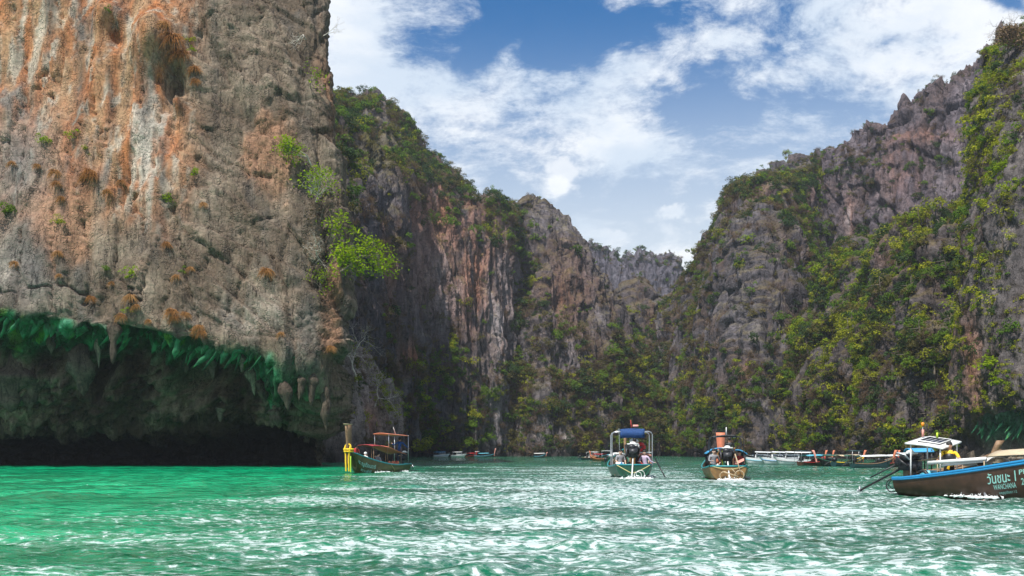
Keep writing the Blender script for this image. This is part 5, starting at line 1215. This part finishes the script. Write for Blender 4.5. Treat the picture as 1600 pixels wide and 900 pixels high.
def speedboat(px, D, yaw, label, L=8.5, top='gel', canopy='gel', stripe='blue', group='white speedboats anchored by the far cliffs'):
    x = (px-800)/F*D
    r = thing('speedboat', label, 'boat', (x, D, 0), math.radians(yaw), group); r.scale = (.74, .74, .66); h = Hull(L, 2.5, .78, 1.25, .72, .35, .92)
    part('hull', h.arrays(16, 6), 'gel', r, True)
    dk = h.inner(14, 3, .55); part('deck', dk, 'gel', r)
    t = np.linspace(.02, .96, 16)
    for sd in (1, -1): part('stripe', [tube_arrays(h.pt(t, np.full(16, .72), sd, -.005), [.05]*16, 5)], stripe, r, True)
    part('cabin', [box((.1, 0, 1.15), (L*.34, 1.7, .75), .12)], 'gel', r)
    part('windscreen', [box((L*.17+.35, 0, 1.30), (.5, 1.5, .42), .5)], 'glass', r)
    for sd in (1, -1): part('side_window', [box((.1, sd*.83, 1.25), (L*.28, .06, .26))], 'glass', r)
    part('canopy', [sheet(-L*.40, L*.18, 1.05, lambda X, Y: 1.95+.04*np.sin(X)-.10*Y**2, .07, 6, 7)], canopy, r, True)
    posts(r, [(a, s*.95, .75, 1.85) for a in (-L*.38, -L*.1, L*.14) for s in (1, -1)], 'metal', .03)
    part('bow_rail', [pipe([h.pt(.7, 1, 1)+(0, 0, .3), h.pt(.85, 1, 1)+(0, 0, .35), h.pt(.98, 1, 1)+(0, 0, .35), h.pt(.98, 1, -1)+(0, 0, .35), h.pt(.85, 1, -1)+(0, 0, .35), h.pt(.7, 1, -1)+(0, 0, .3)], .025)], 'metal', r)
    for s in (.45, -.45): part('outboard_motor', [box((-L/2-.25, s, .75), (.42, .34, .55), .2), box((-L/2-.22, s, .25), (.16, .14, .6))], 'black', r)
    return r
speedboat(690, 236, 25, 'white speedboat with a bright blue canopy, leftmost of the far boats', 6.0, canopy='skyblue')
speedboat(717, 238, 12, 'small white speedboat with dark windows between the blue-canopied one and a longtail', 5.4, stripe='grey')
small_longtail(737, 228, 60, 'brown', 'red', 'red', 'red', 'small longtail boat with red trim, stern-on beside the far speedboats', 6)
small_longtail(757, 226, -6, 'dkteal', 'lblue', 'lblue', 'pink', 'dark longtail boat with a pale blue awning and pink upswept bow below the far cliff', 6.6, 'whitecloth', top=2.9)
small_longtail(844, 214, -14, 'dkteal', 'lblue', 'white', 'pink', 'lone small longtail boat with a white awning in front of the streaked cliff foot', 3.8, top=1.7)
small_longtail(917, 158, 40, 'dkteal', 'wood', None, 'wood', 'dark longtail boat without awning, leftmost in the group left of the green boat', 4.6)
speedboat(927, 160, 65, 'tiny white speedboat between two longtails left of the green boat', 4.6, stripe='dkteal')
small_longtail(936, 138, 120, 'tan', 'orange', 'maroon', 'orange', 'longtail boat with a dark red awning and orange trim left of the green boat', 6)
small_longtail(951, 92, 78, 'green', 'green', 'lblue', 'wood', 'green longtail boat with a white roof half hidden behind the nearer green boat', 7.5, 'whitecloth')
speedboat(1192, 103, 168, 'white speedboat just right of the tan boat, first of three rafted together', 6.0, stripe='lblue')
speedboat(1218, 100, 172, 'white speedboat in the middle of the three rafted together', 6.0, stripe='blue')
speedboat(1240, 97, 158, 'white speedboat nearest the moored longtails, last of the three', 5.6, stripe='grey')
small_longtail(1270, 90, 35, 'brown', 'red', 'lblue', 'orange', 'brown longtail boat with a pale blue awning beside the rafted speedboats', 5.0, 'dkteal')
small_longtail(1286, 92, 40, 'dkteal', 'wood', 'skyblue', 'orange', 'teal longtail boat with an orange bow post next to the brown one', 4.6)
small_longtail(1306, 88, 150, 'black', 'green', 'green', 'pink', 'dark longtail boat with a green awning in the middle of the moored row', 5.0, 'dkteal')
small_longtail(1326, 88, 25, 'dkteal', 'yellow', 'beige', 'orange', 'longtail boat with a pale yellow gunwale and orange bow post in the moored row', 5.0)
small_longtail(1364, 79, 12, 'dkteal', 'wood', 'whitecloth', 'orange', 'dark teal longtail boat with a white awning, nearest of the moored row', 5.2, 'dkteal')
small_longtail(1388, 84, 40, 'brown', 'red', 'whitecloth', 'orange', 'brown longtail boat with red trim behind the stern of the large brown boat', 4.6)
small_longtail(1482, 44, -10, 'brown', 'wood', 'skyblue', 'wood', 'longtail boat with a light blue awning hidden behind the large brown boat', 3.6, sc=1, ax=(-1.75, -.75), group=None, top=1.75)
# ================================================================== CLOSE VEGETATION AND HANGING ROCK ON THE NEAR WALLS
GA, NA, _, _ = CLIFF_A
def on_grid(Gr, Nr, px, py):
    g = Gr[:int(Gr.shape[0]*.97)]; X = g[..., 0]/g[..., 1]*F+800; Y = HZ-(g[..., 2]-CAMH)/g[..., 1]*F
    d = (X-px)**2+(Y-py)**2; m = d < max(d.min()*2, 9.)
    D = np.where(m, g[..., 1], 1e9); i = np.unravel_index(D.argmin(), D.shape)
    return g[i].copy(), Nr[:g.shape[0]][i].copy()
def branch_arrays(seed, length, r0, depth=5, spread=.55, up=.15, kids=(2, 3), droop=0., start=(0, 0, 0), direction=(0, 0, 1), seglen=3):
    R = np.random.RandomState(seed); parts, tips = [], []
    def grow(p, d, ln, r, k):
        path = [p]; 
        for s in range(seglen): d = d+R.normal(size=3)*.20+np.array([0, 0, up-droop*(depth-k)/depth])*.25; d /= np.linalg.norm(d); p = p+d*ln/seglen; path.append(p)
        parts.append(tube_arrays(path, np.linspace(r, r*.62, seglen+1), 5 if k > 2 else 3))
        if k == 0: tips.append(p); return
        for i in range(R.randint(kids[0], kids[1]+1)):
            e = d+R.normal(size=3)*spread; e /= np.linalg.norm(e); grow(p, e, ln*(.66+.2*R.rand()), r*.60, k-1)
        if k < depth-1 and R.rand() < .5:
            q = path[1]; e = d+R.normal(size=3)*spread*1.3; e /= np.linalg.norm(e); grow(q, e, ln*.5, r*.45, max(k-2, 0))
    d0 = np.array(direction, float); grow(np.array(start, float), d0/np.linalg.norm(d0), length, r0, depth)
    V, Fq = join_arrays(parts); return V, Fq, np.array(tips)
def leaf_cluster(tips, per, rad, size, seed):
    R = np.random.RandomState(seed); P = np.repeat(tips, per, axis=0)+R.normal(size=(len(tips)*per, 3))*rad*np.array([1, 1, .6])
    N = R.normal(size=P.shape)*.6+np.array([0, -.2, .8]); N /= np.linalg.norm(N, axis=1)[:, None]
    return leaves(P, N, size, .55, R)
def hero_tree(px, py, label, seed, length, r0, depth, direction, kind, bark, per=5, rad=.35, size=.11, frac=1., grid=None, name='tree', group=None, **kw):
    p, n = on_grid(GA if grid is None else grid[0], NA if grid is None else grid[1], px, py)
    o = thing(name, label, 'tree', p-n*.3, 0, group)
    V, Fq, tips = branch_arrays(seed, length, r0, depth, direction=direction, **kw)
    link('trunk', mesh_from('trunk', V, Fq, [bark]), o)
    if kind:
        R = np.random.RandomState(seed); t = tips[R.rand(len(tips)) < frac]
        if len(t):
            V, Fq = leaf_cluster(t, per, rad, size, seed); link('crown', mesh_from('crown', V, Fq, [LEAF[kind]], smooth=False), o)
    return o
# lime tree and companions on the right edge of the left wall
hero_tree(522, 425, 'bright lime tree leaning out from the right edge of the left wall', 3, 1.5, .13, 7, (.85, -.5, .35), 'lime', BARK, 3, .34, .12, 1., spread=.56)
hero_tree(535, 400, 'small lime tree just above the leaning lime tree on the left wall', 14, 1.1, .10, 6, (.35, -.5, .85), 'lime', BARK, 3, .28, .12, .7, spread=.55)
hero_tree(490, 262, 'lime green shrub high on the right edge of the left wall', 21, 1.0, .08, 6, (.0, -.6, .9), 'lime', PALEBARK, 3, .28, .12, .75, spread=.5)
hero_tree(498, 318, 'yellow-green shrub below the highest lime shrub on the left wall', 22, 1.2, .09, 6, (.45, -.6, .45), 'lime', PALEBARK, 2, .3, .12, .6, spread=.6)
hero_tree(500, 345, 'leafless brown bush in the crevice of the left wall', 23, .95, .07, 6, (.3, -.6, .5), 'dry', BARK, 2, .3, .08, .6, spread=.7)
hero_tree(500, 395, 'leafless grey bush beneath the brown one on the left wall', 24, .9, .07, 6, (.0, -.6, .6), 'dry', PALEBARK, 2, .3, .07, .4, spread=.7)
hero_tree(505, 460, 'sparse yellowing bush low in the crevice of the left wall', 25, .8, .06, 5, (.1, -.6, .7), 'lime', BARK, 3, .25, .10, .45, spread=.6)
hero_tree(490, 140, 'thin lime bush near the top of the left wall', 26, .8, .05, 5, (.0, -.6, .6), 'lime', BARK, 3, .3, .11, .5, spread=.7, droop=.6)
hero_tree(508, 55, 'bare twigs reaching over the sky from the top of the left wall', 27, .7, .05, 5, (.9, -.3, .2), None, PALEBARK, spread=.5)
hero_tree(480, 60, 'tangle of bare grey roots near the top of the left wall', 28, .8, .06, 5, (-.1, -.5, .1), None, PALEBARK, spread=.7)
hero_tree(518, 300, 'bare twigs on the skyline edge halfway up the left wall', 29, .6, .05, 5, (.7, -.5, .4), None, BARK, spread=.5)
g2 = (GA2[0], GA2[1])
hero_tree(560, 600, 'large leafless grey tree with a few yellow leaves behind the olive boat', 31, 2.1, .16, 7, (.1, -.45, 1.), 'yellow', PALEBARK, 4, .35, .11, .16, grid=g2, spread=.5)
hero_tree(590, 640, 'second leafless tree, lower and right of the large grey one', 32, 1.7, .12, 6, (.4, -.4, .9), 'yellow', PALEBARK, 4, .35, .11, .25, grid=g2, spread=.55)
hero_tree(575, 665, 'low yellow-green bush on the pale buttress above the olive boat', 33, .9, .07, 5, (-.2, -.5, .8), 'yellow', BARK, 6, .28, .11, .8, grid=g2, spread=.6)
hero_tree(548, 560, 'leafless tree rising beside the corner of the left wall', 34, 1.7, .12, 6, (.5, -.35, 1.), 'dry', PALEBARK, 2, .35, .08, .4, grid=g2, spread=.5)
# small green shrubs rooted in the face
SHR = [(68, 222, 'lime', .8, 'upper left of the orange wall'), (118, 216, 'lime', .7, 'right of the first green shrub on the orange wall'), (138, 233, 'yellow', .55, 'just below the pair on the orange wall'), (305, 272, 'lime', .6, 'in the middle of the grey wall'), (262, 314, 'lime', .6, 'left of and below the shrub in the middle of the grey wall'),
       (208, 431, 'lime', .8, 'low on the wall above the algae'), (92, 348, 'yellow', .75, 'low on the left above the grass tufts'), (10, 335, 'green', 1.1, 'at the left edge of the picture'), (298, 66, 'yellow', .6, 'beside the hanging grass at the top'), (300, 78, 'lime', .45, 'under the hanging grass at the top'), (170, 18, 'green', .5, 'above the dark knob at the top'), (165, 422, 'green', .5, 'left of the low shrub above the algae'), (288, 425, 'green', .5, 'among the grass tufts low on the wall'), (200, 490, 'lime', .4, 'next to a grass tuft on the edge of the algae')]
for (px, py, kd, r, where) in SHR:
    p, n = on_grid(GA, NA, px, py); o = thing('shrub', {'lime': 'lime green', 'yellow': 'yellow-green', 'green': 'green'}[kd]+' shrub '+where, 'shrub', p, 0, 'small shrubs rooted in the left wall')
    c = link('foliage', PROTO[kd][RS.randint(3)], o); c.location = (0, -.3*r, .2*r); c.scale = (r, r*.8, r*.9); c.rotation_euler = (0, 0, RS.rand()*6)
    s_ = link('stem', TRUNK[0], o); s_.location = (0, 0, r*.3); s_.scale = (r*.6, r*.6, r*.6)
# dry grass tufts hanging from ledges
TF = [(270, 62, 2.2), (262, 40, 1.6), (281, 84, 1.8), (305, 108, 1.3), (308, 125, 1.0), (148, 275, 1.7), (137, 268, 1.2), (168, 300, .9), (85, 270, 1.1), (90, 285, .9), (100, 308, .8), (22, 255, .8), (188, 285, .7), (206, 463, 1.1), (190, 492, 1.0), (262, 380, .9), (272, 486, 1.2), (276, 500, .9), (288, 490, .9), (313, 510, 1.1), (317, 518, .9), (278, 430, .8), (415, 422, 1.25), (442, 520, .7), (142, 466, .8), (95, 430, .6), (28, 410, .8), (95, 395, .9), (320, 322, .7), (218, 478, .8), (518, 545, .8), (175, 440, .6), (60, 262, .7), (296, 420, .7), (232, 500, .6)]
for i, (px, py, r) in enumerate(TF):
    p, n = on_grid(GA, NA, px, py); o = link('grass_tuft', PROTO['tuft'][i % 2]); o.location = p-np.array([0, .1, 0]); o.scale = (r*.62, r*.62, r*.80); o.rotation_euler = (0, 0, RS.normal()*.4)
    big = 'large ' if r > 1.15 else ('small ' if r < .85 else '')
    side_ = ' far left' if px < 60 else ' left' if px < 160 else ' left of centre' if px < 240 else ' centre' if px < 300 else ' right of centre' if px < 400 else ' far right'
    put_props(o, big+'dry orange grass tuft'+side_+' '+('near the top of the left wall' if py < 200 else ('from the orange part of the left wall' if py < 350 else 'just above the algae band' if py > 440 else 'on the lower half of the left wall')), 'grass tuft', 'dry grass tufts on the left wall'+(' near the top' if py < 200 else (' middle' if py < 350 else ' low')))
# stalactites and algae curtains under the lip
ALG = bpy.data.materials.new('algae'); ALG.use_nodes = True
def _alg():
    t = NT(ALG.node_tree); b = t.n['Principled BSDF']; geo = t.new('ShaderNodeNewGeometry')
    pv = t.vmath('MULTIPLY', geo.outputs['Position'], (1, 1, .3)); n = t.noise(pv, 1.6, 6, .65, .4); n2 = t.noise(pv, 5., 5, .6)
    c = t.mix(t.maprange(n, .36, .6), (.010, .050, .020), (.022, .165, .070)); c = t.mix(t.maprange(n2, .55, .72, 0, .6), c, (.09, .26, .14)); c = t.mix(t.maprange(n, .60, .72, 0, .8), c, (.20, .42, .03))
    t.put(b.inputs['Base Color'], c); b.inputs['Roughness'].default_value = .75
    t.put(b.inputs['Normal'], t.new('ShaderNodeBump', {'Strength': .8, 'Distance': .12, 'Height': n2}))
_alg()
DRIP = rock_material('dripstone', .5)
def hang_arrays(seed, ln, w, d, lean=(0, 0), knob=.25, nu=16, nv=16, rough=.8):
    R = np.random.RandomState(seed); u = np.linspace(0, 2*np.pi, nu, endpoint=False); q = np.linspace(0, 1, nv)
    Pc = np.zeros((nv, nu, 3))
    prof = (1-q**1.7)**.75*(1+knob*np.sin(q*9+R.rand()*6)*np.sin(q*3.14)); prof *= .25+.75*sstep(0, .3, q); prof[-1] = .02; prof[0] = .02
    for i in range(nv):
        Pc[i, :, 0] = np.cos(u)*w*prof[i]+lean[0]*q[i]**1.3; Pc[i, :, 1] = np.sin(u)*d*prof[i]+lean[1]*q[i]; Pc[i, :, 2] = .35*ln*(i == 0)-ln*q[i]
    off = fbm(Pc*np.array([1, 1, .5])+seed*3.7, .8, 4); c = Pc.mean(axis=1, keepdims=True); dv = Pc-c; Pc = c+dv*(1+rough*off[..., None]); Pc[..., 0] += .25*w*fbm(Pc+seed, 1.3, 2)
    i = np.arange(nu*nv).reshape(nv, nu); j = np.roll(i, -1, axis=1)
    return Pc.reshape(-1, 3), np.stack([i[:-1].ravel(), i[1:].ravel(), j[1:].ravel(), j[:-1].ravel()], 1)
for i, (px, py, ln, w, d, lx, m) in enumerate([(122, 540, 4.6, 1.25, 1.1, .5, 'r'), (100, 560, 2.4, 1.6, 1.1, .9, 'r'), (151, 520, 3.2, .30, .3, .1, 'w'), (175, 505, 3.8, .55, .5, -.05, 'r'), (75, 520, 2.0, .5, .5, .1, 'r'), (20, 575, 4.2, 1.7, 1.3, -.5, 'r'), (48, 590, 3.0, 1.0, .9, -.3, 'r'), (330, 560, 2.0, .45, .4, .1, 'r'),
        (342, 632, 1.6, .55, .5, 0, 'w'), (392, 575, 2.6, .6, .5, .3, 'w'), (405, 595, 2.0, .5, .5, .5, 'r'), (470, 590, 2.2, .45, .4, -.3, 'r'), (488, 585, 3.0, .5, .4, -.2, 'r'), (440, 595, 2.6, .7, .6, .3, 'r'), (375, 555, 1.6, .3, .3, 0, 'w'), (425, 640, 1.6, .7, .6, .3, 'r'), (508, 600, 4.2, .6, .5, .1, 'r'), (240, 640, 1.2, .8, .6, 0, 'r'), (290, 560, 1.6, .4, .4, 0, 'r')]):
    p, n = on_grid(GA, NA, px, py); V, Fq = hang_arrays(i+1, ln, w, d, (lx, .1)); base = (.26, .21, .165) if m == 'w' else (.12, .092, .07)
    C = lerp(np.array(base)*.65, base, sstep(-.3, .4, fbm(V+i, 1.2, 3)))
    o = link('stalactite', mesh_from('stalactite', V, Fq, [DRIP], C), CLIFF_AO); o.location = p+np.array([0, .30, .10*ln])
R = np.random.RandomState(5)
xs = np.linspace(2, 470, 76)+R.normal(size=76)*5
for i, px in enumerate(xs):
    py = lipy(px)+R.uniform(0, 12); ln = .5+1.5*R.rand()**1.6; p, n = on_grid(GA, NA, px, py)
    V, Fq = hang_arrays(200+i, ln, .12+.38*R.rand()**2, R.uniform(.2, .4), (-ln*R.uniform(.2, 1.2), .6), .3, 10, 14, .9)
    o = link('algae_drape', mesh_from('algae_drape', V, Fq, [ALG]), CLIFF_AO); o.location = p+np.array([.2, .42, .15])
for i in range(14):
    px = R.uniform(1520, 1600); p, n = on_grid(GG[0], GG[1], px, R.uniform(658, 672)); ln = R.uniform(.8, 1.9)
    V, Fq = hang_arrays(400+i, ln, R.uniform(.12, .3), .2, (-ln*R.uniform(.2, .8), .1), .2, 10, 10, .5)
    o = link('algae_drape', mesh_from('algae_drape', V, Fq, [ALG]), CLIFF_GO); o.location = p
# skyline tree on the near right cliff
hero_tree(1590, 70, 'bare dark tree standing on the skyline at the top right', 51, 1.6, .12, 6, (-.1, -.2, 1.), None, BARK, grid=GG, spread=.5)
hero_tree(1578, 95, 'dark leafy tree below the bare skyline tree at the top right', 52, 1.4, .11, 6, (-.5, -.3, .8), 'dry', BARK, 6, .35, .14, .9, grid=GG, spread=.5)

for (px, py, kd, rr, lb) in [(1545, 582, 'lime', 1.9, 'vivid lime green tree standing out on the lower near right cliff'), (1556, 606, 'lime', 1.1, 'small lime green bush under the vivid lime tree on the right cliff'), (1549, 632, 'yellow', 1.0, 'yellow bush low on the near right cliff under the lime trees'),
        (1470, 668, 'lime', .9, 'bright green bush at the waterline left of the right cliff algae'), (1498, 676, 'yellow', .8, 'yellow-green bush beside the algae band of the right cliff'), (1530, 200, 'yellow', 2.2, 'large yellow-green tree high on the left edge of the right cliff'), (1520, 250, 'yellow', 2.0, 'yellow-green tree below the highest one on the right cliff edge'), (1548, 330, 'yellow', 1.9, 'yellow-green tree half way up the near right cliff'), (1575, 300, 'lime', 1.3, 'lime green tree near the right edge of the picture, half way up'), (1540, 470, 'yellow', 2.0, 'broad yellow-green tree above the vivid lime tree on the right cliff')]:
    p, n = on_grid(GG[0], GG[1], px, py); o = thing('tree', lb, 'tree', p+n*.2, 0)
    c = link('crown', PROTO[kd][RS.randint(3)], o); c.location = (0, -.3*rr, .45*rr); c.scale = (rr, rr*.9, rr*.9)
    t_ = link('trunk', TRUNK[1], o); t_.location = (0, -.1*rr, .5*rr); t_.scale = (rr*.9,)*3
# ================================================================== AIR: thin haze over the lagoon, inside the sky
def build_haze():
    m = bpy.data.materials.new('haze'); m.use_nodes = True; t = NT(m.node_tree); t.n.clear()
    out = t.new('ShaderNodeOutputMaterial'); v = t.new('ShaderNodeVolumePrincipled', {'Color': (.80, .86, .95), 'Density': .00026, 'Anisotropy': .3})
    t.l.new(v.outputs[0], out.inputs['Volume'])
    V, Fq = box((0, 350, 100), (1900, 1240, 212))
    o = link('haze', mesh_from('haze', V, Fq, [m], smooth=False)); put_props(o, 'thin bluish haze over the lagoon', kind='stuff')
build_haze()
